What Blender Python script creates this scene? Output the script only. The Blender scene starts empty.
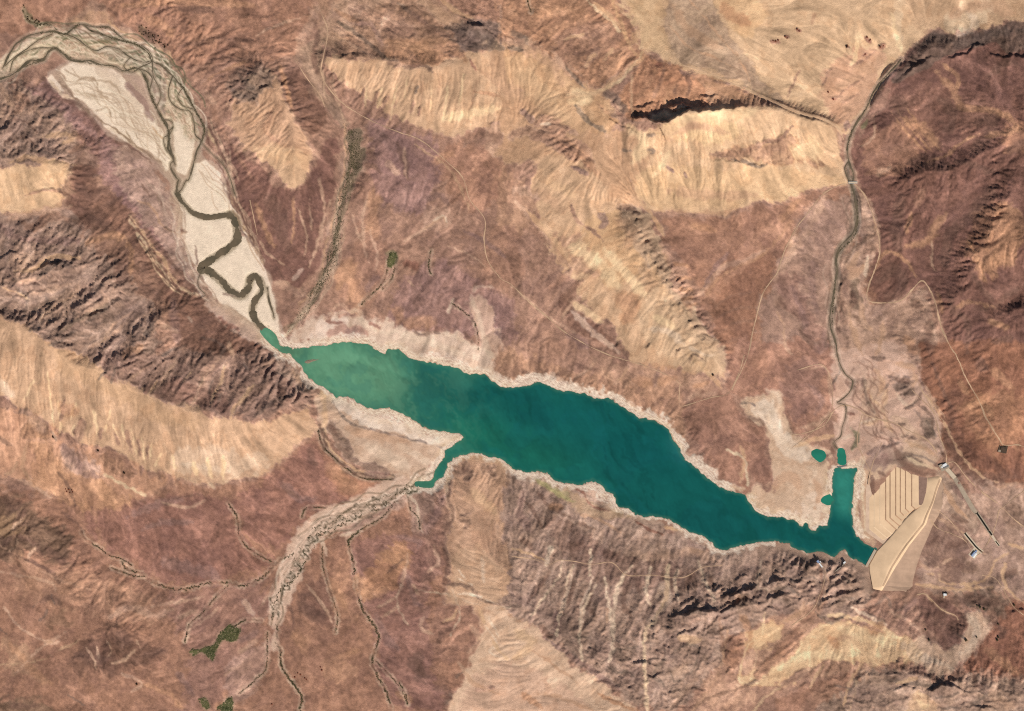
import bpy, bmesh, math, random
import numpy as np
from mathutils.geometry import tessellate_polygon
from mathutils import Vector

random.seed(7)
rng = np.random.default_rng(11)
W, H = 1024, 711
M = 5.952                 # metres per unit of the survey grid (500 m = 84 units)
PAD = 24                  # the fine sheet runs a little past the frame
GX0, GY0 = -PAD, -PAD
NX, NY = W + 2 * PAD + 1, H + 2 * PAD + 1
SUN_AZ, SUN_EL = 148.0, 43.0     # compass bearing / elevation of the sun

def wx(u): return (np.asarray(u, float) - W / 2) * M
def wy(v): return (H / 2 - np.asarray(v, float)) * M

# ------------------------------------------------------------------ map helpers
def A(p): return [(x / 2, y / 2) for x, y in p]
def B(p): return [(512 + x / 2, y / 2) for x, y in p]
def C(p): return [(x / 2, 355 + y / 2) for x, y in p]
def D(p): return [(512 + x / 2, 355 + y / 2) for x, y in p]
_X0 = (0, 256, 512, 764); _Y0 = (0, 180, 355, 531)
def T(c, r, p):
    s = 0.2539 if c in (0, 3) else 0.2532
    return [(_X0[c] + x * s, _Y0[r] + y * s) for x, y in p]
def dense(pts, step=1.0, smooth=True):
    """resample a polyline; Catmull-Rom if smooth. Columns beyond x, y are carried along."""
    P = np.array(pts, float)
    if len(P) > 2 and smooth:
        Q = np.vstack([2 * P[0] - P[1], P, 2 * P[-1] - P[-2]])
        out = []
        for i in range(1, len(Q) - 2):
            n = max(2, int(np.hypot(*(Q[i + 1] - Q[i])[:2]) / step) + 1)
            t = np.linspace(0, 1, n, endpoint=False)[:, None]
            p0, p1, p2, p3 = Q[i - 1], Q[i], Q[i + 1], Q[i + 2]
            out.append(0.5 * (2 * p1 + (p2 - p0) * t + (2 * p0 - 5 * p1 + 4 * p2 - p3) * t ** 2 + (3 * p1 - p0 - 3 * p2 + p3) * t ** 3))
        return np.vstack(out + [P[-1:]])
    out = []
    for i in range(len(P) - 1):
        n = max(1, int(np.hypot(*(P[i + 1] - P[i])[:2]) / step))
        t = np.linspace(0, 1, n, endpoint=False)[:, None]
        out.append(P[i] + (P[i + 1] - P[i]) * t)
    return np.vstack(out + [P[-1:]])

UU, VV = np.meshgrid(np.arange(NX) + GX0, np.arange(NY) + GY0)
UU = UU.astype(np.float32); VV = VV.astype(np.float32)

def lin(c):
    c = np.asarray(c, float) / 255.0
    return np.where(c <= 0.04045, c / 12.92, ((c + 0.055) / 1.055) ** 2.4)

# ------------------------------------------------------------------ noise
_perm = rng.permutation(4096).astype(np.int32)
_ang = rng.random(4096).astype(np.float32) * 2 * np.pi
_gx, _gy = np.cos(_ang), np.sin(_ang)
def perlin(x, y, seed=0):
    xi = np.floor(x).astype(np.int32); yi = np.floor(y).astype(np.int32)
    xf = (x - xi).astype(np.float32); yf = (y - yi).astype(np.float32)
    u = xf * xf * xf * (xf * (xf * 6 - 15) + 10); v = yf * yf * yf * (yf * (yf * 6 - 15) + 10)
    def g(ix, iy, fx, fy):
        k = _perm[(_perm[(ix + seed * 57) & 4095] + iy) & 4095]
        return _gx[k] * fx + _gy[k] * fy
    a = g(xi, yi, xf, yf); b = g(xi + 1, yi, xf - 1, yf)
    c = g(xi, yi + 1, xf, yf - 1); d = g(xi + 1, yi + 1, xf - 1, yf - 1)
    return (a + u * (b - a)) * (1 - v) + (c + u * (d - c)) * v
def fbm(wl, octv=4, seed=0, x=None, y=None, gain=0.5):
    x = UU if x is None else x; y = VV if y is None else y
    out = 0; a = 1.0; f = 1.0 / wl
    for o in range(octv):
        out = out + a * perlin(x * f, y * f, seed + o * 13); a *= gain; f *= 2.03
    return out * 1.5
def ridged(wl, octv=3, seed=0, x=None, y=None):
    x = UU if x is None else x; y = VV if y is None else y
    out = 0; a = 1.0; f = 1.0 / wl; tot = 0
    for o in range(octv):
        n = 1 - np.abs(perlin(x * f, y * f, seed + o * 17)) * 2.2
        out = out + a * n; tot += a; a *= 0.5; f *= 2.1
    return out / tot
def aniso(ang, stretch):
    """coordinates squeezed so that noise runs long in the direction ang (degrees, y down)."""
    a = math.radians(ang); ca, sa = math.cos(a), math.sin(a)
    return (UU * ca + VV * sa) / stretch, -UU * sa + VV * ca
def box1(a, r, ax):
    if r < 1: return a
    p = np.pad(a, [(r + 1, r) if i == ax else (0, 0) for i in range(2)], mode='edge')
    c = np.cumsum(p, axis=ax, dtype=np.float64)
    n = 2 * r + 1
    s = c[n:, :] - c[:-n, :] if ax == 0 else c[:, n:] - c[:, :-n]
    return (s / n).astype(np.float32)
def blur(a, s):
    r = max(1, int(round(s * 0.9)))
    for _ in range(3): a = box1(box1(a, r, 0), r, 1)
    return a
def samp(a, u, v):
    x = np.clip(u - GX0, 0, NX - 1.001); y = np.clip(v - GY0, 0, NY - 1.001)
    xi = x.astype(int); yi = y.astype(int); fx = x - xi; fy = y - yi
    return (a[yi, xi] * (1 - fx) + a[yi, xi + 1] * fx) * (1 - fy) + (a[yi + 1, xi] * (1 - fx) + a[yi + 1, xi + 1] * fx) * fy

# two displacement fields that make every hand-drawn border wander like a real one
WU = fbm(46, 5, 100, gain=0.6) * 5; WV = fbm(46, 5, 200, gain=0.6) * 5
WU2 = fbm(8, 4, 300, gain=.6) * 2.3; WV2 = fbm(8, 4, 400, gain=.6) * 2.3

def poly_local(pts, warp=1.0, feather=2.0):
    """mask of an outline inside its own window: (slices, mask) or (None, None)."""
    P = np.array(pts, float)
    m = int(14 + feather * 4)
    x0 = int(max(GX0, P[:, 0].min() - m)); x1 = int(min(GX0 + NX - 1, P[:, 0].max() + m))
    y0 = int(max(GY0, P[:, 1].min() - m)); y1 = int(min(GY0 + NY - 1, P[:, 1].max() + m))
    if x1 <= x0 or y1 <= y0: return None, None
    sl = (slice(y0 - GY0, y1 - GY0 + 1), slice(x0 - GX0, x1 - GX0 + 1))
    X = UU[sl] + (WU[sl] + WU2[sl]) * warp; Y = VV[sl] + (WV[sl] + WV2[sl]) * warp
    ins = np.zeros(X.shape, bool)
    n = len(P)
    for i in range(n):
        xa, ya = P[i]; xb, yb = P[(i + 1) % n]
        if ya == yb: continue
        c = ((ya > Y) != (yb > Y)) & (X < (xb - xa) * (Y - ya) / (yb - ya) + xa)
        ins ^= c
    ins = ins.astype(np.float32)
    return sl, (blur(ins, feather) if feather >= 0.6 else ins)
def poly_mask(pts, warp=1.0, feather=2.0):
    out = np.zeros((NY, NX), np.float32)
    sl, m = poly_local(pts, warp, feather)
    if sl is not None: out[sl] = m
    return out
def line_local(P, rad):
    """distance to one dense polyline inside its own window."""
    P = np.asarray(P)
    x0 = int(max(GX0, P[:, 0].min() - rad - 1)); x1 = int(min(GX0 + NX - 1, P[:, 0].max() + rad + 1))
    y0 = int(max(GY0, P[:, 1].min() - rad - 1)); y1 = int(min(GY0 + NY - 1, P[:, 1].max() + rad + 1))
    if x1 <= x0 or y1 <= y0: return None, None
    w, hh = x1 - x0 + 1, y1 - y0 + 1
    d = np.full(w * hh, 1e3, np.float32); r = int(rad) + 1
    oy, ox = np.mgrid[-r:r + 1, -r:r + 1]; ox = ox.ravel(); oy = oy.ravel()
    cx = np.round(P[:, 0]).astype(int); cy = np.round(P[:, 1]).astype(int)
    ix = cx[:, None] + ox; iy = cy[:, None] + oy
    ok = (ix >= x0) & (ix <= x1) & (iy >= y0) & (iy <= y1)
    dd = np.hypot(ix - P[:, :1], iy - P[:, 1:2]).astype(np.float32)
    np.minimum.at(d, ((iy - y0) * w + ix - x0)[ok], dd[ok])
    return (slice(y0 - GY0, y1 - GY0 + 1), slice(x0 - GX0, x1 - GX0 + 1)), d.reshape(hh, w)

def line_dist(polys, rad, vals=False):
    """nearest distance to dense polylines within rad; optionally the carried 3rd column there."""
    d = np.full(NX * NY, 1e3, np.float32); val = np.zeros(NX * NY, np.float32)
    r = int(rad) + 1
    oy, ox = np.mgrid[-r:r + 1, -r:r + 1]; ox = ox.ravel(); oy = oy.ravel()
    for P in polys:
        P = np.asarray(P)
        for s in range(0, len(P), 4000):
            Q = P[s:s + 4000]
            cx = np.round(Q[:, 0]).astype(int); cy = np.round(Q[:, 1]).astype(int)
            ix = cx[:, None] + ox; iy = cy[:, None] + oy
            ok = (ix >= GX0) & (ix < GX0 + NX) & (iy >= GY0) & (iy < GY0 + NY)
            dd = np.hypot(ix - Q[:, :1], iy - Q[:, 1:2]).astype(np.float32)
            idx = ((iy - GY0) * NX + (ix - GX0))[ok]; dd_ = dd[ok]
            if vals:
                vv = np.broadcast_to(Q[:, 2:3], ix.shape)[ok]
                o = np.argsort(-dd_, kind='stable')
                idx = idx[o]; dd_ = dd_[o]; vv = vv[o]
                better = dd_ < d[idx]
                idx = idx[better]; d[idx] = dd_[better]; val[idx] = vv[better]
            else:
                np.minimum.at(d, idx, dd_)
    d = d.reshape(NY, NX)
    return (d, val.reshape(NY, NX)) if vals else d
def smooth01(x): x = np.clip(x, 0, 1); return x * x * (3 - 2 * x)
# ------------------------------------------------------------------ survey data: water
LAKE = [(262,331),(268,331),(276,338),(281,345),(296,349),(317,346),(332,344.6),(342,342),(357,343),(367,344),(375,349.6),(385,354.7),(388,350),(398,349),(405,354.7),
 (418,361),(433,363),(448,366),(471,374),(486,375),(491.5,381.6),(502,386.6),(512,388),(527,386),(540,382),(550,386.6),(557.6,390),(573,392),(585,394),(595.6,399),(608,398.5),
 (616,402),(626,409.4),(638.6,417),(654,421),(664,426),(670,433.5),(674,442),(680,448.7),(682,456),(692,465),(700.6,471.5),(712,481.6),(727,490.5),(745,494),(749,502),(755,510.7),
 (761.4,513.8),(771.6,517.5),(784,517.5),(794.5,521),(802,525.6),(806,522.6),(809.7,530),(816,531),(818.6,526),(827.5,526),(829,517.5),(831,507),(832.6,492),(832.6,477),(835,469),
 (846,468.5),(855.4,468),(854,477),(853,492),(851.6,512),(853.4,527.6),(855.4,533),(859,538.6),(868,545),(875.7,549.5),(866,565.8),(858,560),(850,556.4),(845,550),(840,551),(837.6,555),
 (831,556),(825,552.6),(820,551),(809.7,552.6),(799.5,550),(789.4,545),(776.7,541),(764,541.7),(747.5,543.7),(732,548),(722,550),(716,548),(712,542.4),(704.5,537.3),(695,533.5),
 (686.7,529.7),(674,522),(661.4,517),(643.7,516.3),(636,514.5),(628.5,508),(618.4,508),(616,502),(613.3,494),(605.7,491.7),(605,488),(598,483),(590.5,481.6),(583,484),(567.7,483.4),
 (555,480.3),(547.5,473.5),(540,471.5),(529.7,473.5),(522,472),(510.5,466),(501.6,459),(489,456),(479,453),(471,452.5),(458.6,456),(449.7,461),(446,469),(443.4,476.5),(435.8,481.6),
 (430.7,486.7),(418,485.4),(418,483),(430.7,481.6),(434.5,475),(439.6,464),(444.7,456),(447,450),(458.6,442),(465,437),(456,433),(446,431),(430.7,429.7),(420.6,423.4),(408,417),
 (400,412),(387.7,408),(372.5,408.7),(360,404.4),(349.7,396.8),(334.5,396),(327,389),(314,381.6),(306.6,375),(303,367.7),(294,359),(289,355),(281,352),(271,344.6),(264,336)]
ISLAND = [(301,361),(306,358.5),(313,357),(324,356.5),(328,359.5),(319,362.5),(309,365.5),(303,364.5)]
PONDS = [T(3,2,[(180,378),(205,368),(235,375),(247,390),(243,408),(222,427),(200,410),(185,395)]),
         T(3,2,[(222,568),(235,555),(260,550),(273,570),(268,582),(245,590),(224,582)]),
         T(3,2,[(290,370),(303,363),(318,368),(324,395),(326,428),(306,432),(290,430),(284,410)])]
RIVERS = [  # (half width, points)
 (1.5, T(0,0,[(-90,330),(0,310),(40,300),(80,270),(120,240),(170,235),(190,205),(215,190),(240,205),(270,230),(310,240),(360,240),(400,255),(450,262),(490,280),(540,270),(570,300),(585,350),(600,390),(620,430),(640,470),(655,490),(668,530),(660,580),(685,625),(672,650),(690,690),(705,712)])+A([(356,365),(354,388)])),
 (1.1, T(0,0,[(10,270),(20,250),(40,210),(70,170),(110,145),(160,130),(210,125),(260,135),(290,110),(325,97),(360,120),(400,135),(440,150),(500,165),(545,180),(580,205),(600,240),(640,260),(680,300),(720,345),(745,390),(765,430),(790,470),(805,510),(795,555),(775,600),(760,650),(745,705)])+A([(372,362),(364,378),(356,388)])),
 (.9, T(0,0,[(260,135),(300,150),(340,180),(380,200),(420,185),(470,195),(510,225),(560,245),(600,240)])),
 (.8, T(0,0,[(510,228),(488,262),(520,285),(560,262),(600,240),(590,205),(560,180)])),
 (.8, T(0,0,[(680,300),(665,350),(672,400),(710,430),(750,440),(765,490),(770,530),(795,555)])),
 (.6, T(0,0,[(20,260),(60,225),(110,190),(150,160),(205,135)])),
 (.6, T(0,0,[(40,285),(55,235),(100,205),(150,190),(215,190)])),
 (.6, T(0,0,[(325,97),(370,105),(420,105),(450,125),(500,165)])),
 (.7, T(0,0,[(600,240),(605,300),(625,340),(632,385),(615,425)])),
 (.6, T(0,0,[(540,270),(575,280),(600,310),(590,350)])),
 (.6, T(0,0,[(720,345),(700,380),(720,415),(760,430)])),
 (.7, T(0,0,[(640,470),(675,478),(682,500),(668,530),(645,545),(655,590),(685,625)])),
 (.9, A([(346,255),(336,268),(342,300),(350,330)])),
 (2.4, A([(354,385),(362,400),(385,425),(410,434),(440,432),(462,426)])),
 (3.6, A([(458,430),(470,440),(474,470),(466,490),(440,508),(414,525),(405,538),(418,543),(440,560),(462,582),(482,592),(495,578),(502,556)])),
 (2.9, A([(498,560),(508,552),(520,560),(525,578),(512,600),(504,622),(512,642),(528,660),(544,676)])),
 (1.0, A([(535,575),(538,600),(545,622),(548,636)])),
 (.5, A([(402,545),(396,560),(398,575),(410,588)])),
 (.6, T(0,0,[(790,560),(830,600),(880,650),(905,700)])+A([(470,390)])),
 # eastern canyon river
 (1.1, T(3,0,[(540,235),(520,260),(480,300),(440,350),(415,400),(395,440),(360,490),(338,540),(328,590),(335,640),(350,680),(352,709)])+B([(680,370),(686,400),(690,430),(688,452),(680,470),(658,492),(648,520),(650,545),(644,580),(638,620),(636,650),(646,680),(650,711)])),
 (.8, T(3,0,[(330,640),(318,665),(328,700)])+B([(676,366),(680,380)])),
 (.9, T(3,2,[(290,0),(300,40),(320,75),(348,100),(345,130),(330,155),(300,180),(290,188),(320,200),(322,240),(310,280),(300,320),(275,345),(290,370)])),
 (1.2, [(431,484.5),(424,484.5),(417,484)]),
]
POND_GREEN = []

# ------------------------------------------------------------------ elevation controls  (h, [points])  or per-point heights (x, y, h)
CTRL = [
 [(-24,78,48),(0,77,45),(60,58,40),(100,60,38),(160,100,28),(172,160,20),(178,195,16),(232,215,12),(205,265,8),(245,295,4),(262,325,1)],
 [(45,85,44),(90,115,38),(130,160,28),(160,215,18),(195,280,10),(235,315,6),(265,345,3)],
 [(120,18,60),(165,55,34),(205,130,26),(225,170,18),(236,205,14),(257,250,10),(277,300,5),(280,318,4)],
 [(-24,30,70),(60,22,55),(120,16,64)],
 [(345,-24,150),(345,0,140),(318,40,120),(305,65,105),(345,120,70),(352,160,55),(335,230,30),(320,285,15),(290,320,4)],
 [(420,485,2),(350,520,15),(300,550,25),(275,600,35),(280,660,50),(300,711,60),(306,735,64)],
 [(275,565,30),(235,585,36),(165,580,48),(120,565,58),(85,535,75),(65,515,85)],
 [(352,545,18),(370,600,35),(375,660,50),(388,711,62),(394,735,66)],
 [(1048,16,84),(985,14,80),(935,28,72),(898,52,65),(875,85,58),(852,130,52),(848,180,45),(858,215,40),(835,255,34),(832,310,26),(840,370,18),(848,400,12),(842,440,5),(842,458,2)],
 [(960,540,-8),(985,560,-12),(1024,545,-18),(1048,540,-20)],[(925,592,-4),(940,575,-6)],
 # left range
 [(-24,300,335),(0,315,330),(45,345,300),(105,375,240),(165,402,190),(215,415,170),(270,412,140),(303,396,95),(314,380,35)],
 [(45,345,300),(90,300,215),(130,265,115),(160,240,40)],[(105,375,240),(150,330,165),(190,300,70)],[(165,402,190),(205,360,120),(240,335,40)],[(215,415,170),(250,375,95),(280,352,15)],
 [(-24,290,285),(0,285,270),(40,275,245),(75,262,190),(110,245,100)],[(0,303,245),(45,300,190),(90,275,120)],[(75,362,215),(115,325,120),(150,300,70)],[(135,390,170),(175,345,95),(210,320,40)],[(190,408,135),(225,365,65)],
 [(-24,475,140),(0,470,130),(60,480,110),(130,490,92),(200,490,80),(270,465,65),(310,440,48)],
 [(-24,155,230),(0,160,220),(50,163,190),(70,180,145)],[(-24,226,160),(0,222,150),(45,215,130),(80,220,95)],[(20,90,80),(60,110,64)],[(110,190,52)],[(80,150,100)],
 [(-24,110,150),(0,115,140)],
 # hill between the two valleys
 [(250,62,190),(262,75,220),(285,110,190),(295,150,130),(293,190,55)],[(225,120,58)],[(246,200,28)],[(320,150,75)],
 [(150,-10,130),(200,20,140),(250,30,150),(300,-10,160)],
 # upper hogback
 [(325,62,175),(370,58,205),(420,70,232),(455,66,245),(500,52,255),(545,48,252)],[(335,82,128),(380,105,120),(430,135,113),(475,140,113),(530,128,140)],
 [(345,50,155),(400,52,190),(440,52,205)],[(420,-10,215)],[(500,10,275),(470,25,262)],[(575,100,225)],
 # northern sand mountain
 [(600,95,228),(625,118,245),(660,120,262),(700,113,272),(745,106,245),(790,115,212),(835,130,150)],[(600,207,145),(650,207,120),(700,205,112),(760,194,90),(845,184,52)],
 [(640,100,205),(690,97,195),(740,97,185)],[(660,62,235),(700,74,222)],[(630,80,222)],[(640,48,190)],[(745,85,165),(790,100,132),(830,115,90)],[(740,20,190)],[(860,20,130)],[(960,-10,115)],[(800,50,150)],[(580,20,230)],
 # central sand ridge
 [(560,130,195),(600,175,200),(625,208,208),(650,250,188),(680,300,158),(705,345,118),(727,385,52)],[(642,212,140),(672,260,108),(702,300,84),(730,345,58),(736,388,36)],
 [(530,200,122),(555,260,100),(590,315,80),(640,350,56),(700,378,44)],
 [(370,180,80)],[(430,170,95)],[(500,165,122)],[(400,250,55)],[(480,260,80)],[(430,310,30)],[(500,330,40)],[(560,335,66)],[(600,368,38)],[(640,385,30)],
 [(760,205,86)],[(720,232,80)],[(780,260,66)],[(800,330,40)],[(760,340,50)],[(780,400,28)],[(730,440,26)],[(705,420,30)],[(770,440,14)],[(800,470,9)],[(790,500,8)],
 # eastern plateau
 [(868,103,98),(895,68,122),(930,50,132),(965,52,134),(1024,50,145),(1048,50,150)],[(900,120,106)],[(866,150,72)],[(872,200,66)],
 [(893,158,84),(925,150,92),(960,146,104)],[(900,182,128),(930,172,150),(965,170,158),(1005,140,185),(1048,120,200)],[(985,178,124),(962,215,108),(935,270,88)],[(1012,185,196),(985,240,176),(962,292,150),(950,312,128)],[(915,215,112),(900,250,96)],
 [(920,235,80)],[(1030,235,205)],[(990,300,108),(1024,283,120),(1048,275,130)],[(1024,310,170),(985,325,150)],[(885,262,66),(888,285,74)],[(900,305,58)],[(940,345,98)],[(1000,360,136)],[(1000,420,122)],[(955,395,92)],[(980,455,90)],[(922,420,58)],[(948,450,66)],[(1000,488,38),(1048,492,46)],[(965,480,52)],
 [(868,330,26)],[(880,400,24)],[(900,440,34)],[(925,455,48)],[(870,470,16)],
 # south range
 [(470,478,40),(480,540,112),(500,565,160),(540,610,220),(590,660,258),(640,705,286),(660,730,290)],
 [(655,622,178),(700,613,182),(735,604,168),(770,600,132),(800,592,112),(845,592,62),(880,606,44)],[(560,520,36),(620,546,44),(700,568,46),(760,566,44)],
 [(620,600,112)],[(440,600,76)],[(480,660,112)],[(520,711,150)],[(430,540,48)],[(600,700,225),(560,690,190)],[(640,645,190)],
 [(660,685,195)],[(700,692,182)],[(740,662,152)],[(800,642,140)],[(842,640,118)],[(690,645,215)],[(725,640,190)],[(760,684,190),(850,660,150),(900,672,162),(960,687,166),(1024,702,180)],[(930,642,58)],[(990,645,86)],[(1000,600,24)],[(950,612,14)],[(900,625,60)],
 # south-west hills
 [(20,545,150)],[(-10,600,122)],[(60,590,132)],[(118,634,138)],[(95,660,122)],[(175,642,82)],[(-10,705,142)],[(100,705,112)],[(200,690,82)],[(235,640,58)],[(180,548,66)],[(220,520,70)],
 [(410,660,62)],[(340,640,52)],[(330,590,42)],
]
RELIEF = .78
CTRL = [[(x, y, z * RELIEF if z > 6 else z) for x, y, z in c] for c in CTRL]
def _ease(x, y, z):
    if 470 < x < 870 and y > 480: return z * .78
    if 525 < x < 740 and 185 < y < 395: return z * .72
    if x > 885 and 95 < y < 440: return 75 + (z - 75) * 1.45
    return z
CTRL = [[(x, y, _ease(x, y, z)) for x, y, z in c] for c in CTRL]
CTRL += [[(868,497,4),(880,481,7),(893,463,16),(905,464,20),(918,471,22),(930,474,24),(947,474,26)],[(862,588,16),(869,597,34),(885,598,30),(912,597,2)]]
# crags: (poly, amplitude m, wavelength, stretch, angle, seed)
CRAGS = [
 (A([(0,440),(130,440),(230,520),(330,620),(370,700),(330,770),(210,740),(90,690),(0,620)]), 34, 15, 2.6, -34, 1),
 (C([(170,0),(540,-20),(630,70),(600,105),(500,118),(420,116),(320,84),(210,40)]), 32, 16, 2.8, -58, 2),
 (D([(-20,330),(40,250),(200,300),(420,400),(430,470),(330,520),(300,680),(160,620),(60,550),(-20,500)]), 24, 34, 2.6, -70, 3),
 (D([(120,560),(300,560),(330,711),(240,690),(150,630)]), 34, 13, 2.2, 38, 4),
 (D([(330,470),(480,420),(620,400),(720,440),(730,500),(620,530),(500,520),(400,540),(330,540)]), 48, 14, 2.4, -12, 5),
 (D([(280,520),(430,520),(470,600),(400,680),(320,711),(270,640)]), 46, 17, 1.5, -30, 6),
 (B([(170,420),(260,420),(320,510),(380,640),(420,711),(360,720),(300,620),(240,530)]), 34, 12, 1.8, -20, 7),
 (A([(880,40),(1023,40),(1040,95),(910,100)]), 36, 13, 2.0, 20, 8),
 (B([(-10,50),(40,60),(60,110),(130,150),(180,190),(240,200),(240,250),(150,250),(80,190),(0,110)]), 26, 11, 1.8, 40, 9),
 (D([(640,640),(800,610),(1023,650),(1023,730),(600,730)]), 30, 15, 2.2, 8, 10),
 (A([(-20,180),(80,180),(170,260),(150,320),(-20,320)]), 26, 13, 1.8, 35, 11),
 (A([(440,170),(540,130),(580,190),(480,240)]), 28, 12, 2.2, 20, 12),
 (D([(560,430),(700,400),(740,480),(680,520),(560,500)]), 30, 12, 2.4, -35, 13),
 (A([(640,60),(780,40),(900,80),(820,120),(700,115)]), 18, 14, 2.0, 35, 14),
 (D([(820,470),(1023,470),(1023,520),(860,540)]), 14, 13, 1.6, 10, 15),
 (C([(0,280),(90,300),(150,390),(60,420),(0,410)]), 20, 14, 2.0, -35, 16),
 (D([(720,60),(840,90),(850,200),(780,220),(720,150)]), 14, 12, 1.6, 50, 17),
 (C([(120,600),(200,540),(320,600),(240,650),(140,650)]), 14, 14, 2.0, 70, 18),
 (B([(640,600),(700,560),(760,640),(800,711),(640,711)]), 9, 11, 1.6, 60, 19),
]
CRAGS += [
 (A([(640,-30),(1060,-30),(1060,60),(900,40),(760,70),(660,60)]), 15, 18, 2.4, 40, 20), (B([(-10,-20),(190,-20),(260,100),(180,180),(80,180),(-10,110)]), 17, 20, 2.6, -48, 21),
 (B([(250,110),(370,130),(480,190),(460,212),(330,215),(230,230)]), 15, 14, 2.4, -70, 22), (A([(200,-20),(640,-20),(600,110),(440,180),(340,120)]), 12, 20, 2.2, -18, 23),
 (B([(640,480),(690,370),(722,400),(728,500),(700,600),(670,720),(628,720),(636,590)]), 15, 11, 1.8, 80, 24), (D([(650,0),(800,-10),(860,150),(850,210),(760,200),(690,240),(650,120)]), 9, 12, 1.6, 60, 25),
 (B([(860,100),(1030,110),(1030,640),(900,600),(790,420),(720,300)]), 12, 30, 2.0, -50, 26), (D([(380,520),(640,500),(830,590),(760,640),(560,680),(400,711)]), 12, 24, 2.2, -35, 27),
 (D([(830,230),(1030,260),(1030,480),(840,470)]), 7, 13, 1.6, 30, 28), (D([(60,60),(240,90),(340,170),(300,180),(200,110),(60,70)]), 12, 14, 2.4, -55, 29), (A([(1020,400),(1200,560),(1300,690),(1240,720),(1100,640),(1020,560)]), 8, 16, 2.2, -50, 30),
 (C([(860,220),(900,220),(880,420),(850,470),(830,420)]), 9, 12, 1.8, -70, 31), (C([(840,420),(960,500),(980,620),(860,600)]), 8, 13, 2, 20, 32),
]
# scarps whose shaded face looks north: high side is the south side, listed west to east (x, y, H)
SCARPS = [
 [(630,118,8),(637,117,56),(649,119,66),(660,122.5,100),(667,121,104),(677,116.5,80),(686,111,84),(704,110.5,52),(725,108.5,34),(740,106.5,26),(750,105,6)],
 [(664,110,6),(670,106,42),(680,104.5,48),(690,105.5,20)],[(697,97,5),(704,96.5,26),(717,95.5,12)],[(628,109,5),(640,107,22),(654,103,16),(660,102,4)],
 [(595,100,4),(604,112,15),(613,122,20),(632,130,12),(640,133,4)],
 [(668,616,8),(684,614,44),(699,609.5,46),(722,611,36),(735,604,40),(742,600,8)],[(716,598,10),(732,594,40),(751,588,30),(758,585,6)],
 [(926,690,8),(934,688,46),(947,684,44),(965,691,20),(972,693,5)],[(968,706,10),(985,706.5,30),(995,708,8)],[(890,690,6),(905,686,22),(922,689,12)],
 [(899,79,6),(911,69,26),(932,57,14),(944,58,5),(952,57,24),(967,53,26),(975,45,28),(984,45,16),(988,52,18),(1000,57,22),(1013,56,22),(1030,57,26)],
 [(797,115,4),(806,118,20),(821,121,8)],[(338,57,6),(345,56,22),(354,53,8)],[(466,24,6),(472,24.5,24),(484,28,26),(494,36,18),(500,40,4)],[(700,160,3),(730,161,12),(755,165,16),(770,163,10),(790,158,3)],
 [(765,600,8),(772,597,34),(786,594,22),(794,592,4)],[(764,585,6),(774,581,26),(786,578,18)],[(1008,610,6),(1014,611,22),(1024,609,20)],
 [(0,130,14),(6,128,20),(12,121,8)],[(0,168,12),(8,165,5)],[(640,668,6),(650,676,26),(664,672,8)],[(664,662,6),(668,640,8),(690,630,24),(700,626,5)],[(630,664,5),(642,661,24),(655,665,10)],
 [(0,258,18),(14,252,16),(24,256,5)],[(36,270,5),(50,264,26),(70,262,14)],[(20,300,8),(32,292,24),(46,290,8)],[(40,310,6),(52,303,22),(60,300,6)],[(60,338,5),(76,320,16),(100,312,16),(120,300,6)],[(145,325,5),(155,318,20),(158,312,4)],
 [(888,462,4),(912,457,10),(924,466,12),(934,472,4)],
]
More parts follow.
